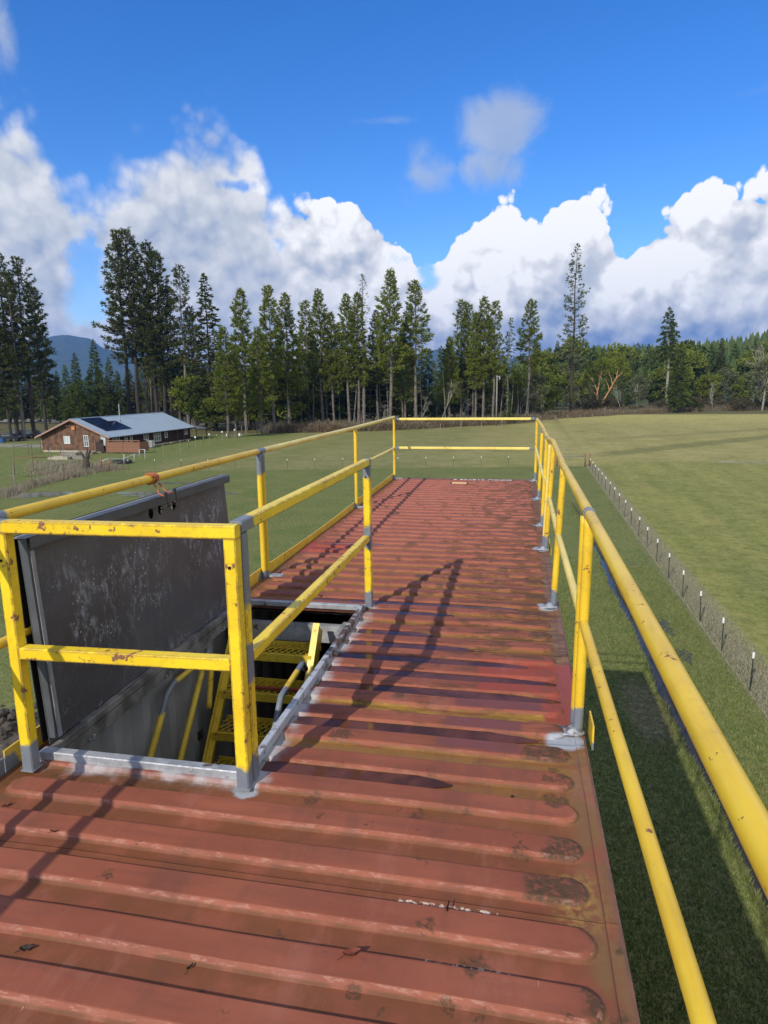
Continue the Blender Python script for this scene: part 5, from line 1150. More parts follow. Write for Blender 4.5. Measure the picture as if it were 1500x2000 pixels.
def conifer(seed, H, cb, rm, nb, tl=.5, tw=.12, k=5, dens=3.2, p_=.75, up0=.9, up1=-.15, droop=.25, gap=.12, clump=.0, dead=14, lean=0.0, tr=.012, one=0.0, flat=.75, kind='pine'):
    r = np.random.default_rng(seed); wood = MB(); T = []
    tx = lambda z: lean*H*(z/H)**1.5+.12*math.sin(z*.35+seed)
    ty = lambda z: .10*math.sin(z*.3+seed*2)
    P = [(tx(z), ty(z), z) for z in np.linspace(0, H*.985, 14)]
    R0 = H*tr
    wood.tube(P, circ(1.0, 7), up=(.9, .3, .1), taper=(R0, R0*.10))
    # branches: more toward the base of the crown
    for i in range(nb):
        t = ((i+r.random())/nb)                       # 0 top .. 1 crown base
        z = H*(1-t*(1-cb))-.1
        az_ = i*2.399+r.normal(0, .35)
        prof = t**p_*(1 if t < .86 else 1-.45*(t-.86)/.14)
        L = rm*prof*r.uniform(.70, 1.18)*(1+one*math.cos(az_-math.pi))+.25
        if r.random() < gap and t > .1: continue
        if r.random() < .06: L *= 1.3
        sl0 = up0+(up1-up0)*min(1, t*1.25)+r.normal(0, .12)
        o = np.array([tx(z), ty(z), z]); dh = np.array([math.cos(az_), math.sin(az_), 0])
        s = np.linspace(0, 1, 5); pts_ = o+dh*L*s[:, None]+np.array([0, 0, 1])*(L*(sl0*s-droop*s**2*(1 if kind == 'fir' else .3)+(.18*s**3 if kind == 'pine' else 0)))[:, None]
        if L > .7: stick(wood, pts_, max(.02, R0*.13*(.4+t)), .012, 3)
        n = max(2, int(L*dens)); ss_ = r.uniform(.22 if kind == 'pine' else .06, 1.02, n)**(.75)
        base = np.stack([np.interp(ss_, s, pts_[:, j]) for j in range(3)], 1)
        lat = np.array([-dh[1], dh[0], 0])*(r.uniform(-1, 1, n)*(1.02-ss_)*L*.48+r.normal(0, .10, n))[:, None]
        Q = base+lat+np.stack([np.zeros(n), np.zeros(n), r.normal(0, .10+.03*L, n)-(.10*L*np.abs(r.normal(0, .5, n)) if kind == 'fir' else 0)], 1)
        Dd = dh+np.array([0, 0, .45 if kind == 'pine' else -.18])+lat*.4
        if kind != 'pine': Dd = np.repeat(Dd[None, :], n, 0) if Dd.ndim == 1 else Dd
        a_, c_ = tufts(Q, Dd, r, k, tl*(.75+.5*r.random()), tw, .75, flat); T += [a_, c_]
    # leader
    q = np.array([[tx(H), ty(H), H-.1*j] for j in range(5)]); a_, c_ = tufts(q, np.tile([0, 0, 1.0], (5, 1)), r, k, tl*.8, tw, .5); T += [a_, c_]
    for i in range(dead):
        z = H*cb*r.uniform(.25, 1.05); az_ = r.uniform(0, 6.28); L = rm*r.uniform(.2, .75); dh = np.array([math.cos(az_), math.sin(az_), 0]); o = np.array([tx(z), ty(z), z])
        P = [o, o+dh*L*.5+np.array([0, 0, r.uniform(-.1, .25)*L]), o+dh*L+np.array([0, 0, r.uniform(-.5, .2)*L])]; stick(wood, P, .055, .014, 3)
        q = o+dh*L*.6; stick(wood, [q, q+np.array([-dh[1], dh[0], .2])*L*.3], .03, .010, 3)
    return wood, np.concatenate(T)
def finish_tree(nm, wood, T, wmat, fmat):
    wm = wood.mesh(nm+'_trunk'); wm.materials.append(M[wmat]); cm__ = tris(nm+'_crown', T, M[fmat]); return wm, cm__
PR = {}
def mk(key, wmat, fmat, **kw): w_, T = conifer(**kw); PR[key] = (*finish_tree(key, w_, T, wmat, fmat), kw['H'])
K = dict(tl=.60, tw=.075, k=8)
mk('pA', 'bark', 'pine', seed=1, H=30, cb=.40, rm=3.6, nb=141, dens=5.2, **K)
mk('pB', 'bark', 'pine', seed=2, H=30, cb=.33, rm=3.2, nb=155, dens=5.2, p_=.62, **K)
mk('pC', 'bark', 'pine', seed=3, H=30, cb=.48, rm=3.9, nb=114, dens=4.8, gap=.12, **K)
mk('pD', 'bark', 'pine', seed=4, H=30, cb=.42, rm=3.3, nb=128, dens=4.2, gap=.15, p_=.6, **K)
mk('pE', 'bark', 'pine', seed=9, H=30, cb=.26, rm=4.3, nb=168, dens=5.8, gap=.06, p_=.7, **K)
mk('tA', 'barkd', 'pined', seed=5, H=38, cb=.33, rm=4.4, nb=144, dens=4.7, gap=.12, p_=.50, one=.35, up1=.10, up0=.9, tl=.66, tw=.08, k=7)
mk('tB', 'barkd', 'pined', seed=6, H=38, cb=.38, rm=3.8, nb=138, dens=4.4, gap=.16, p_=.50, one=-.1, up1=.1, tl=.66, tw=.08, k=7)
mk('tC', 'barkd', 'pined', seed=7, H=38, cb=.25, rm=4.6, nb=162, dens=4.9, gap=.08, p_=.55, tl=.68, tw=.08, k=7)
mk('tD', 'bark', 'pined', seed=17, H=38, cb=.42, rm=3.9, nb=114, dens=3.9, gap=.2, p_=.5, tl=.66, tw=.08, k=7)
mk('col', 'barkd', 'lichen', seed=8, H=48, cb=.23, rm=4.5, nb=150, dens=2.9, gap=.14, p_=.62, up0=.5, up1=-.05, tl=.62, tw=.09, k=6, tr=.010, droop=.1)
mk('fA', 'barkd', 'fir', seed=21, H=28, cb=.12, rm=4.3, nb=135, dens=5.0, gap=.05, p_=.85, up0=.3, up1=-.1, droop=.35, tl=.62, tw=.11, k=6, kind='fir', dead=4, flat=.5)
mk('fB', 'barkd', 'fir', seed=22, H=28, cb=.10, rm=5.2, nb=130, dens=4.8, gap=.08, p_=.75, up0=.35, up1=-.1, droop=.4, tl=.66, tw=.12, k=6, kind='fir', dead=4, flat=.5)
mk('fD', 'barkd', 'pined', seed=23, H=30, cb=.16, rm=5.0, nb=120, dens=4.6, gap=.10, p_=.85, up0=.3, up1=-.15, droop=.35, tl=.7, tw=.13, k=6, kind='fir', dead=6, flat=.45)
mk('fR', 'deadw', 'fir', seed=24, H=38, cb=.52, rm=6.2, nb=85, dens=4.6, gap=.10, p_=.80, up0=.25, up1=-.12, droop=.25, tl=.8, tw=.15, k=6, kind='fir', dead=26, flat=.45, tr=.016, lean=.03)
mk('fT', 'deadw', 'fir', seed=25, H=28, cb=.50, rm=2.6, nb=75, dens=4.0, gap=.15, p_=.80, up0=.3, up1=-.1, droop=.3, tl=.5, tw=.09, k=6, kind='fir', dead=20, flat=.5, lean=.02)
mk('snag', 'bark', 'lichen', seed=26, H=30, cb=.35, rm=3.0, nb=95, dens=1.6, gap=.2, p_=.75, up0=.5, up1=-.1, tl=.42, tw=.05, k=5, kind='fir', dead=18)
def bushy(key, seed, H, Wd_, fmat, wmat, n=2400, tl=.5, tw=.2, trunk=.25, k=4, stems=3):
    r = np.random.default_rng(seed); wood = MB(); T = []; cs = []
    for i in range(22):
        t = r.uniform(trunk, .97); a_ = r.uniform(0, 6.28); rr_ = Wd_/2*math.sin(math.pi*min(1, (t-trunk*.6)/(1.05-trunk*.6)))**.6*r.uniform(.25, .85)
        cs.append((rr_*math.cos(a_), rr_*math.sin(a_), H*t, Wd_*r.uniform(.13, .24)))
    for i in range(stems):
        a_ = r.uniform(0, 6.28); P = [(0.2*math.cos(a_), .2*math.sin(a_), 0), (Wd_*.08*math.cos(a_), Wd_*.08*math.sin(a_), H*.35), (Wd_*.18*math.cos(a_+.4), Wd_*.18*math.sin(a_+.4), H*.75)]; stick(wood, P, H*.014, H*.004, 5)
    for c in cs:
        stick(wood, [(c[0]*.2, c[1]*.2, c[2]*.55), (c[0]*.7, c[1]*.7, c[2]*.85), c[:3]], H*.006, .02, 3)
        m = int(n/22); v = r.normal(0, 1, (m, 3)); v /= np.linalg.norm(v, axis=1)[:, None]; v *= c[3]*r.uniform(.55, 1.1, (m, 1))*np.array([1, 1, .8])
        a_, b__ = tufts(np.array(c[:3])+v, v/c[3]+np.array([0, 0, .3]), r, k, tl, tw, .6); T += [a_, b__]
    PR[key] = (*finish_tree(key, wood, np.concatenate(T), wmat, fmat), H)
bushy('bA', 31, 16, 10, 'leafy', 'bark'); bushy('bB', 32, 14, 11, 'leafy', 'barkd', tl=.45); bushy('bC', 33, 18, 9, 'fir', 'barkd', n=2800)
bushy('bO', 34, 6, 6, 'brush', 'bram', n=1500, tl=.35, tw=.10, trunk=.1); bushy('bL', 35, 11, 7, 'lichen', 'deadw', n=1100, tl=.40, tw=.10)
def branchy(seed, H, spread, levels=4, r0=.16, kids=3, twig=1.0, lean=(0, 0), clear=.25):
    r = np.random.default_rng(seed); b = MB()
    def go(o, d, L, rad, lv):
        m = 3; P = [o]; dd = d.copy()
        for i in range(m):
            dd = dd+r.normal(0, .16, 3)+np.array([0, 0, .05]); dd /= np.linalg.norm(dd); P.append(P[-1]+dd*L/m)
        stick(b, P, rad, rad*.62, 5 if lv > 2 else 3)
        if lv <= 0: return
        for k_ in range(kids+(1 if lv < 2 else 0)):
            i = r.integers(1, m+1); nd = dd*.9+r.normal(0, spread, 3); nd /= np.linalg.norm(nd); go(P[i], nd, L*r.uniform(.5, .78), rad*.55, lv-1)
    go(np.zeros(3), np.array([lean[0], lean[1], 1.0]), H*.42, r0, levels); return b
def bare(key, wmat, **kw): b = branchy(**kw); m_ = b.mesh(key+'_branches'); m_.materials.append(M[wmat]); PR[key] = (m_, None, kw['H'])
bare('oA', 'deadw', seed=41, H=12, spread=.48, levels=5, r0=.16, kids=3); bare('oB', 'deadw', seed=42, H=14, spread=.36, levels=5, r0=.18, kids=3); bare('oC', 'bram', seed=43, H=7, spread=.75, levels=4, r0=.06, kids=4)
bare('apple', 'greywood', seed=44, H=4.6, spread=.75, levels=4, r0=.07, kids=3)
# madrone: orange limbs, rounded leafy crown
b = MB(); stick(b, [(0, 0, 0), (.3, 0, 4), (.2, .2, 8), (1.0, 0, 13), (1.4, 0, 17)], .45, .12, 7); stick(b, [(.3, 0, .5), (2.5, .2, 4.5), (4.6, 0, 8.5), (6.8, -.3, 13), (7.4, 0, 17)], .38, .12, 7)
for (o, d) in (((.2, .2, 8), (-2.6, .3, 14)), ((.9, 0, 12), (-.6, 0, 17.5)), ((.3, 0, 6), (-3.0, -.5, 10)), ((5.6, 0, 10.5), (4.0, .4, 15.5)), ((6.8, -.3, 13), (9.4, 0, 16.5)), ((4.6, 0, 8.5), (3.0, .3, 12.5)), ((1.2, 0, 14.5), (3.0, 0, 18)), ((-1.4, .2, 12), (-4.2, 0, 14.5))):
    mid_ = tuple((np.array(o)+np.array(d))/2+np.array([.3, .2, -.2])); stick(b, [o, mid_, d], .20, .06, 5)
mw = b.mesh('madrone_limbs'); mw.materials.append(M['madr'])
r_ = np.random.default_rng(50); T = []
for c in ((-3.5, 0, 15, 1.9), (-1.5, 0, 17.8, 2.1), (1.2, .4, 19, 2.2), (3.8, 0, 18.5, 1.9), (7, 0, 18.6, 2.2), (9.6, 0, 17.2, 1.9), (5.5, .5, 16.8, 1.5), (-4.6, .3, 12.4, 1.5), (-.5, .8, 14.8, 1.4), (8.5, .4, 19.6, 1.5), (2.5, 1, 15.5, 1.3), (10.8, 0, 14.8, 1.3)):
    v = r_.normal(0, 1, (210, 3)); v /= np.linalg.norm(v, axis=1)[:, None]; v *= c[3]*r_.uniform(.5, 1.12, (210, 1)); a_, c_ = tufts(np.array(c[:3])+v, v/c[3], r_, 4, .42, .16, .6); T += [a_, c_]
mc = tris('madrone_crown', np.concatenate(T), M['leafy'])
def place(key, kind, xy, H, rz, label, group=None, cat='tree', wide=1.0):
    wm, cm__, H0 = PR[key]; k_ = H/H0
    o = empty(kind, (xy[0], xy[1], 0), rz, label, cat, group); o.scale = (k_*wide, k_*wide, k_)
    link('trunk' if cm__ else 'branches', wm, None, o)
    if cm__: link('crown', cm__, None, o)
    return o
def tree(key, kind, xt, yt, xb, yb, label, group=None, rz=None, wide=1.0, cat='tree'):
    q = G(xb, yb); d = ray(xt, yt); H = EYE+d[2]*q[1]/d[1]
    return place(key, kind, q, H, (xt*1.7+yt) % 6.28 if rz is None else rz, label, group, cat, wide)
# --- pines and firs one can tell apart, from left to right in the photograph
TT = [
 ('tC', 'pine_tree', -8, 545, -6, 862, 'dark pine cut by the left edge of the picture'),
 ('tB', 'pine_tree', 30, 497, 35, 858, 'tall dark pine near the left edge, thin pointed top'),
 ('tA', 'pine_tree', 58, 503, 68, 856, 'tall bushy dark pine, right one of the two highest near the left edge'),
 ('tC', 'pine_tree', 82, 560, 92, 850, 'dark pine with long right hand boughs behind the house gable'),
 ('tD', 'pine_tree', 12, 535, 48, 860, 'dark pine trunk group member leaning slightly at the far left'),
 ('tC', 'pine_tree', 42, 600, 22, 862, 'lower dark pine filling the gap at the far left'),
 ('fA', 'fir_tree', 158, 690, 158, 838, 'low dark conifer behind the gable end'),
 ('fA', 'fir_tree', 192, 664, 196, 836, 'round topped dark conifer before the blue hill'),
 ('fA', 'fir_tree', 140, 712, 138, 838, 'lowest dark conifer before the blue hill'),
 ('tA', 'pine_tree', 232, 452, 256, 832, 'tallest pine behind the house with long left hand boughs'),
 ('tB', 'pine_tree', 247, 450, 274, 832, 'tall pine just right of the tallest one behind the house'),
 ('tD', 'pine_tree', 268, 520, 290, 830, 'thin half bare pine between the two tall groups behind the house'),
 ('tD', 'pine_tree', 285, 590, 300, 830, 'slim sparse pine between the tall pine groups'),
 ('tB', 'pine_tree', 302, 475, 310, 832, 'high dark pine above the middle of the house roof'),
 ('tC', 'pine_tree', 322, 492, 326, 832, 'dense dark pine right of the highest one above the roof'),
 ('tB', 'pine_tree', 312, 560, 338, 832, 'narrow dark pine behind the right part of the roof'),
 ('tD', 'pine_tree', 357, 521, 369, 838, 'pale trunked pine at the right end of the house'),
 ('tB', 'pine_tree', 376, 600, 384, 836, 'short dark pine beyond the right end of the house'),
 ('fD', 'fir_tree', 415, 537, 416, 842, 'black green fir with tiered boughs right of the house'),
 ('pE', 'pine_tree', 446, 640, 446, 856, 'broad low green pine nearest the lawn'),
 ('pB', 'pine_tree', 480, 565, 482, 846, 'pointed green pine right of the tiered fir'),
 ('pE', 'pine_tree', 470, 690, 462, 854, 'low bushy pine half hidden by the broad green one'),
 ('pE', 'pine_tree', 514, 640, 512, 850, 'bushy green pine with boughs down to the brambles'),
 ('pB', 'pine_tree', 536, 559, 536, 846, 'tall green pine, left of a close pair'),
 ('pA', 'pine_tree', 563, 574, 566, 842, 'tall green pine, right of a close pair'),
 ('pD', 'pine_tree', 598, 590, 604, 836, 'olive pine with a blunt top over bare trunks'),
 ('pA', 'pine_tree', 627, 567, 630, 838, 'slender spired pine above the middle of the left rail'),
 ('pB', 'pine_tree', 653, 612, 652, 838, 'short full pine just right of the slender spired one'),
 ('pA', 'pine_tree', 673, 576, 682, 838, 'leftmost of three crowded pines with grey trunks'),
 ('pB', 'pine_tree', 692, 574, 702, 838, 'middle of three crowded pines with grey trunks'),
 ('snag', 'fir_tree', 714, 536, 712, 838, 'thin grey topped fir standing over the crowded pines'),
 ('pA', 'pine_tree', 728, 608, 738, 836, 'rightmost of the crowded pines with grey trunks'),
 ('pA', 'pine_tree', 762, 529, 764, 838, 'tallest green pine over the far left corner of the railing'),
 ('pE', 'pine_tree', 788, 626, 792, 834, 'short bright green pine left of the open crowned pine'),
 ('pC', 'pine_tree', 812, 550, 812, 836, 'open crowned pine on a long bare trunk over the far railing'),
 ('pE', 'pine_tree', 876, 660, 878, 830, 'low light green pine with a thin pale trunk'),
 ('pD', 'pine_tree', 893, 588, 900, 826, 'left twin of two pines with thin tops'),
 ('pD', 'pine_tree', 908, 594, 912, 826, 'right twin of two pines with thin tops'),
 ('pB', 'pine_tree', 927, 612, 928, 828, 'pine with a long pale trunk left of the utility pole'),
 ('pA', 'pine_tree', 944, 582, 943, 828, 'pointed pine just left of the utility pole'),
 ('pD', 'pine_tree', 968, 590, 963, 828, 'airy pine rising behind the utility pole'),
 ('fT', 'fir_tree', 997, 622, 989, 826, 'thin little fir on a leaning pale trunk'),
 ('pC', 'pine_tree', 1036, 587, 1030, 822, 'round crowned pine on a bare trunk behind the right railing corner'),
 ('col', 'pine_tree', 1120, 478, 1114, 812, 'very tall lone narrow conifer rising high over the wood'),
 ('fR', 'fir_tree', 1310, 602, 1301, 803, 'lone dark fir with spreading top and grey bare trunk'),
]
for i, (key, kind, xt, yt, xb, yb, lab) in enumerate(TT): tree(key, kind, xt, yt, xb, yb, lab, wide=1.0 if key not in ('pE',) else 1.05)
for o in (tree('fB', 'fir_tree', 1330, 668, 1322, 806, 'dark green fir close behind the lone grey trunked fir', wide=1.1),): pass
rg = random.Random(77)
# --- rows of trees behind that fill the wood
fill = 'dark trees filling the wood behind'
xk = 120
while xk < 1060:
    yt = np.interp(xk, [120, 300, 420, 520, 700, 850, 1060], [735, 690, 690, 660, 650, 680, 690])+rg.uniform(-22, 30)
    yb_ = np.interp(xk, [120, 300, 420, 520, 700, 850, 1060], [829, 827, 833, 836, 831, 822, 814])-rg.uniform(1, 6)
    key = rg.choice(('fA', 'fB', 'fA', 'pE', 'pB')); tree(key, 'fir_tree' if key[0] == 'f' else 'pine_tree', xk, yt, xk+rg.uniform(-3, 3), yb_, 'evergreen standing in the dim second row of the wood', fill, wide=rg.uniform(.9, 1.3)); xk += rg.uniform(13, 22)
xk = 380
while xk < 1060:                                      # lower storey close behind the first trunks
    yt = np.interp(xk, [380, 520, 700, 850, 1060], [760, 735, 735, 735, 735])+rg.uniform(-22, 25); yb_ = np.interp(xk, [380, 520, 700, 850, 1060], [842, 841, 834, 826, 816])-rg.uniform(0, 3)
    key = rg.choice(('fA', 'fB', 'bC', 'bA', 'pE', 'bB')); tree(key, {'f': 'young_fir', 'p': 'young_pine', 'b': 'broadleaf_tree'}[key[0]], xk, yt, xk, yb_, 'low evergreen growing under the pines of the wood', 'low evergreens under the pines', wide=rg.uniform(1.2, 1.7)); xk += rg.uniform(17, 28)
xk = -20
while xk < 400:
    yt = 728+rg.uniform(-16, 16); key = rg.choice(('fA', 'fD', 'fB')); tree(key, 'fir_tree', xk, yt, xk, 828-rg.uniform(0, 5), 'dark evergreen far behind the house and its tall pines', 'dark evergreens behind the house', wide=rg.uniform(1.0, 1.5)); xk += rg.uniform(15, 24)
# thin bare trunks of the shaded wood
b = MB(); stick(b, [(0, 0, 0), (.15, .1, 9), (0, .2, 18)], .20, .07, 6); pole = b.mesh('bare_trunk'); pole.materials.append(M['bark'])
xk = 560
while xk < 1040:
    yb_ = np.interp(xk, [560, 700, 850, 1040], [843, 838, 832, 824])+rg.uniform(-4, 1); q = G(xk, yb_); o = tagit(link('bare_tree', pole, None, None, (q[0], q[1], 0), rg.uniform(0, 6)), 'thin bare grey trunk standing among the pines', 'tree', 'thin bare trunks in the wood'); o.scale = (1, 1, rg.uniform(.5, .95)); o.rotation_euler = (rg.uniform(-.05, .05), rg.uniform(-.07, .07), 0); xk += rg.uniform(14, 30)
# --- right hand side: mixed bushy evergreens
xk = 1050; k_ = 0
for row, (y0_, yb0, stp) in enumerate(((676, 790, 20), (700, 796, 22), (728, 801, 26))):
    xk = 1045+row*9
    while xk < 1560:
        yt = y0_+rg.uniform(-10, 20)-(xk-1050)*.012*(row == 0); yb_ = yb0-(xk-1050)*.012
        key = rg.choice(('bA', 'bB', 'bC', 'fA', 'fB', 'pB') if row < 2 else ('bA', 'bB', 'fB', 'bC', 'bL')); kind = 'fir_tree' if key[0] == 'f' else ('pine_tree' if key[0] == 'p' else 'broadleaf_tree')
        lab = ('rounded or pointed evergreen at the back of the mixed wood on the right', 'evergreen in the middle depth of the mixed wood on the right', 'low evergreen at the front of the mixed wood on the right')[row]
        if row == 2:
            nfr = globals().get('nfr', 0)+1
            ORD = ('leftmost', 'second', 'third', 'fourth', 'fifth', 'sixth', 'seventh', 'eighth', 'ninth', 'tenth', 'eleventh', 'twelfth', 'thirteenth', 'fourteenth', 'fifteenth', 'sixteenth', 'seventeenth', 'eighteenth', 'nineteenth', 'twentieth', 'last', 'last but one')
            lab = ('low pointed' if key[0] == 'f' else 'low rounded' if key != 'bL' else 'low lichen grey')+' tree, '+ORD[min(nfr-1, 21)]+(' from the left' if nfr > 1 else '')+' in the front row of the right wood'
        if not (row == 2 and 1150 < xk < 1235): tree(key, kind, xk, yt, xk, yb_, lab, ('back', 'middle', 'front')[row]+' row of the mixed wood on the right', wide=rg.uniform(1.0, 1.35))
        xk += rg.uniform(.7, 1.3)*stp
tree('fD', 'fir_tree', 1400, 662, 1400, 792, 'pointed dark fir rising over the mixed wood right of the lone fir')
tree('fD', 'fir_tree', 1464, 662, 1466, 790, 'dark narrow fir on the skyline left of the bare white trees')
q = G(1164, 806); md = empty('madrone_tree', (*q, 0), label='madrone with bright orange leaning limbs at the edge of the wood', cat='tree'); link('limbs', mw, None, md); link('crown', mc, None, md)
d = ray(1180, 700); md.scale = ((EYE+d[2]*q[1]/d[1])/20.5,)*3
for key, xt, yt, xb, yb, lab in (('oB', 1480, 632, 1488, 800, 'tall bare white limbed tree at the right picture edge'), ('oB', 1506, 640, 1512, 800, 'bare white limbed tree cut by the right picture edge'), ('oA', 1392, 735, 1392, 802, 'pale bare dead tree with side branches in the brush on the right'),
    ('oA', 1100, 745, 1096, 812, 'pale lichened bare tree beside the very tall conifer'), ('oA', 1068, 752, 1062, 815, 'grey lichened bare tree behind the right railing corner'), ('oB', 1215, 740, 1212, 806, 'grey bare tree right of the orange madrone'), ('oB', 1140, 742, 1138, 809, 'pale bare tree left of the orange madrone'),
    ('oB', 860, 725, 862, 832, 'grey lichened bare tree under the light green low pine'), ('oA', 822, 760, 822, 835, 'lichen grey bare tree beside the open crowned pine'), ('oA', 905, 765, 906, 829, 'small grey bare tree under the twin pines'), ('oA', 1012, 745, 1014, 822, 'grey bare tree left of the round crowned pine'), ('bL', 1485, 700, 1487, 802, 'pale lichen covered bush at the foot of the bare white trees'),
    ('bL', 1040, 730, 1042, 820, 'pale lichen covered tree behind the far railing corner'), ('oA', 740, 780, 745, 838, 'small pale bare tree at the far left railing corner')):
    tree(key, 'bare_tree' if key[0] == 'o' else 'lichened_tree', xt, yt, xb, yb, lab, wide=.62 if key == 'oB' else 1.0)
tree('apple', 'fruit_tree', 92, 868, 95, 938, 'bare leaning fruit tree inside the garden fence'); tree('apple', 'fruit_tree', 28, 892, 27, 935, 'small bare fruit tree at the left end of the garden', rz=2.0); tree('apple', 'fruit_tree', 1097, 853, 1099, 900, 'small bare sapling by the corner brace of the field fence', rz=1.0)
tree('fA', 'young_fir', 990, 760, 992, 828, 'bright young fir at the foot of the leaning pale trunk'); tree('fB', 'young_fir', 1365, 784, 1366, 805, 'small bright green young fir in the brush right of the lone fir')
# brush and brambles along the foot of the wood
for i in range(46):
    xk = 1120+i*8.6+rg.uniform(-4, 4); q = G(xk, 807-(xk-1100)*.016+rg.uniform(-2, 1)); place(rg.choice(('bO', 'bO', 'oC')), 'bush', q, rg.uniform(2.2, 5.0), rg.uniform(0, 6), 'olive and rusty winter bush at the edge of the right hand wood', 'winter bushes along the right hand wood', 'bush', wide=rg.uniform(1, 1.5))
Tn = []; rb = np.random.default_rng(9)
for i in range(900):
    xk = rb.uniform(520, 1560); yk = np.interp(xk, [520, 600, 760, 850, 1000, 1100, 1300, 1560], [846, 845, 841, 836, 828, 817, 806, 800])-abs(rb.normal(0, 2.2)); q = np.array([*G(xk, yk), 0.0])
    hh = rb.uniform(.8, 2.4); P = q+np.stack([rb.normal(0, .9, 26), rb.normal(0, .9, 26), np.zeros(26)], 1); T = blades(P, hh, .035, 1.1, rb); Tn.append(T)
    P2 = P.copy(); P2[:, 2] = rb.uniform(.2, hh*.8, 26); Tn.append(blades(P2, hh*.4, .05, 2.5, rb))
N = newmat('bramble_thicket'); p = pos(N); M['bramble'] = finish(N, N.mix(N.ss(N.noise(p, .12, 4), .4, .6), N.mix(N.noise(p, 1.3, 4), (.19, .13, .08), (.13, .11, .065)), N.mix(N.noise(p, 1.5, 4), (.24, .20, .14), (.13, .115, .065))), .8, 0, None, spec=.2)
tagit(link('bramble_thicket', tris('bramble_thicket', np.concatenate(Tn), M['bramble'])), kind='stuff')
# dead weeds inside the garden fence
Tn = []
for i in range(420):
    xk = rb.uniform(62, 232); yk = rb.uniform(905, 930); yk = min(yk, np.interp(xk, [60, 130, 170, 235], [945, 931, 922, 918])); 
    if xk > 165 and yk < 905: continue
    q = np.array([*G(xk, yk), 0.0]); P = q+np.stack([rb.normal(0, .5, 16), rb.normal(0, .5, 16), np.zeros(16)], 1); Tn.append(blades(P, rb.uniform(.35, .8), .016, .9, rb))
for i in range(420):
    t = rb.random(); xk = np.interp(t, [0, .35, .7, 1], [0, 63, 125, 200]); yk = np.interp(t, [0, .35, .7, 1], [972, 950, 936, 920])-rb.uniform(0, 3)
    q = np.array([*G(xk, yk), 0.0]); P = q+np.stack([rb.normal(0, .4, 14), rb.normal(0, .3, 14), np.zeros(14)], 1); Tn.append(blades(P, rb.uniform(.3, .7), .02, .7, rb))
N = newmat('dead_weeds'); p = pos(N); M['weeds'] = finish(N, N.mix(N.noise(p, 2.0, 4), (.30, .25, .20), (.22, .20, .13)), .8, 0, None, spec=.2)
tagit(link('dead_weeds', tris('dead_weeds', np.concatenate(Tn), M['weeds'])), kind='stuff')
# wooded crest of the hills
def crest(pts_, dist, n, hmin, hmax, seed, depth, name='far_wood', below=None):
    r = np.random.default_rng(seed); A = np.array([azel(x_, y_) for x_, y_ in pts_]); T = []
    for i in range(n):
        a_ = r.uniform(A[0, 0], A[-1, 0]); e_ = np.interp(a_, A[:, 0], A[:, 1]); f = 1-abs(r.normal(0, .45)); f = max(f, .1); d = dist-depth*(1-f)
        Hg = (math.tan(e_)*dist+EYE-(hmin+hmax)*.42)*(f**1.1); h = r.uniform(hmin, hmax); w_ = h*r.uniform(.14, .24); c = np.array([d*math.sin(a_), d*math.cos(a_), Hg-1])
        for lv in range(4):
            z0 = h*(.08+lv*.22); zt = min(h*(.46+lv*.2), h); ww = w_*(1-lv*.21); m = 6; an = np.arange(m+1)*2*np.pi/m+r.uniform(0, 6); rr2 = ww*r.uniform(.7, 1.25, m+1)
            ring = np.stack([c[0]+rr2*np.cos(an), c[1]+rr2*np.sin(an), c[2]+z0+r.uniform(-.05, .03, m+1)*h], 1); tip = np.tile([c[0], c[1], c[2]+zt], (m, 1)); T.append(np.stack([ring[:-1], ring[1:], tip], 1))
    return np.concatenate(T)
N = newmat('far_wood_green'); p = pos(N); M['farw'] = finish(N, N.mix(N.ss(N.noise(p, .06, 4), .35, .65), (.050, .080, .024), (.095, .125, .036)), .85, 0, None, spec=.1)
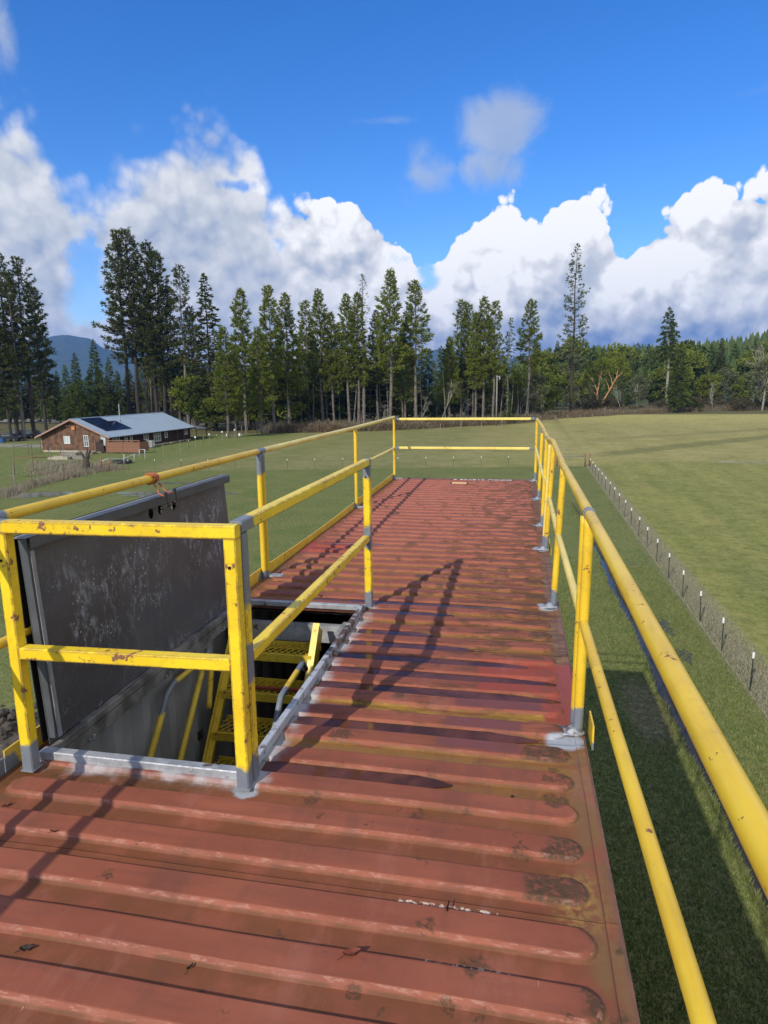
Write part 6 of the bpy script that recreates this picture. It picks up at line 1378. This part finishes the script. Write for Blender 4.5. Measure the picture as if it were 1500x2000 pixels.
Tn = crest(hr_pts, 620, 2600, 12, 22, 5, 300)
Tn2 = crest([p_ for p_ in hl_pts if p_[0] < 420], 6000, 1800, 16, 34, 6, 500)
tagit(link('far_wood', tris('far_wood', Tn, M['farw'])), kind='stuff'); tagit(link('far_wood', tris('far_wood', Tn2, M['farw'])), kind='stuff')
# utility pole and wires
q = G(969, 832); up = empty('utility_pole', (*q, 0), label='pale wooden utility pole standing before the pines with two thin wires', cat='utility pole'); Hp = top_h(969, 832, 733)
b = MB(); b.tube([(0, 0, 0), (0, 0, Hp)], circ(1, 10), up=(0, 1, 0), taper=(.20, .14)); b.build('pole', M['greywood'], up, smooth=True)
b = MB(); b.box((.25, 0, Hp-.3), (.9, .12, .14)); b.tube([(.6, 0, Hp-1.0), (.6, 0, Hp-.2)], circ(.16, 8), up=(0, 1, 0)); b.build('bracket', M['galv'], up)
for k_, dz in enumerate((0, -2.0)):
    A_ = np.array([q[0], q[1], Hp-.35+dz]); B_ = np.array([*G(560, 842), top_h(560, 842, 762+k_*8)]); C_ = np.array([*G(150, 838), top_h(150, 838, 740+k_*11)]); b = MB(); P = []
    for a_, c_ in ((A_, B_), (B_, C_)):
        for t in np.linspace(0, 1, 12)[:-1 if a_ is A_ else None]: w_ = a_+(c_-a_)*t; P.append((w_[0]-q[0], w_[1]-q[1], w_[2]-1.2*math.sin(math.pi*t)))
    b.tube(P, circ(.018, 4)); b.build('wire', M['wire'], up)

# ================================================================== air
bpy.context.view_layer.update()
HZ = MB(); HZ.box((0, 3500, 255), (12600, 8800, 516)); hz = HZ.build('haze', None); hz['kind'] = 'stuff'
hm = bpy.data.materials.new('haze_air'); hm.use_nodes = True; nn = NT(hm.node_tree); nn.n.clear()
pv_ = nn.new('ShaderNodeVolumePrincipled', {'Color': (.13, .38, 1.0, 1), 'Density': .00010, 'Anisotropy': .1})
oo = nn.new('ShaderNodeOutputMaterial'); nn.l.new(pv_.outputs[0], oo.inputs['Volume']); hz.data.materials.append(hm)
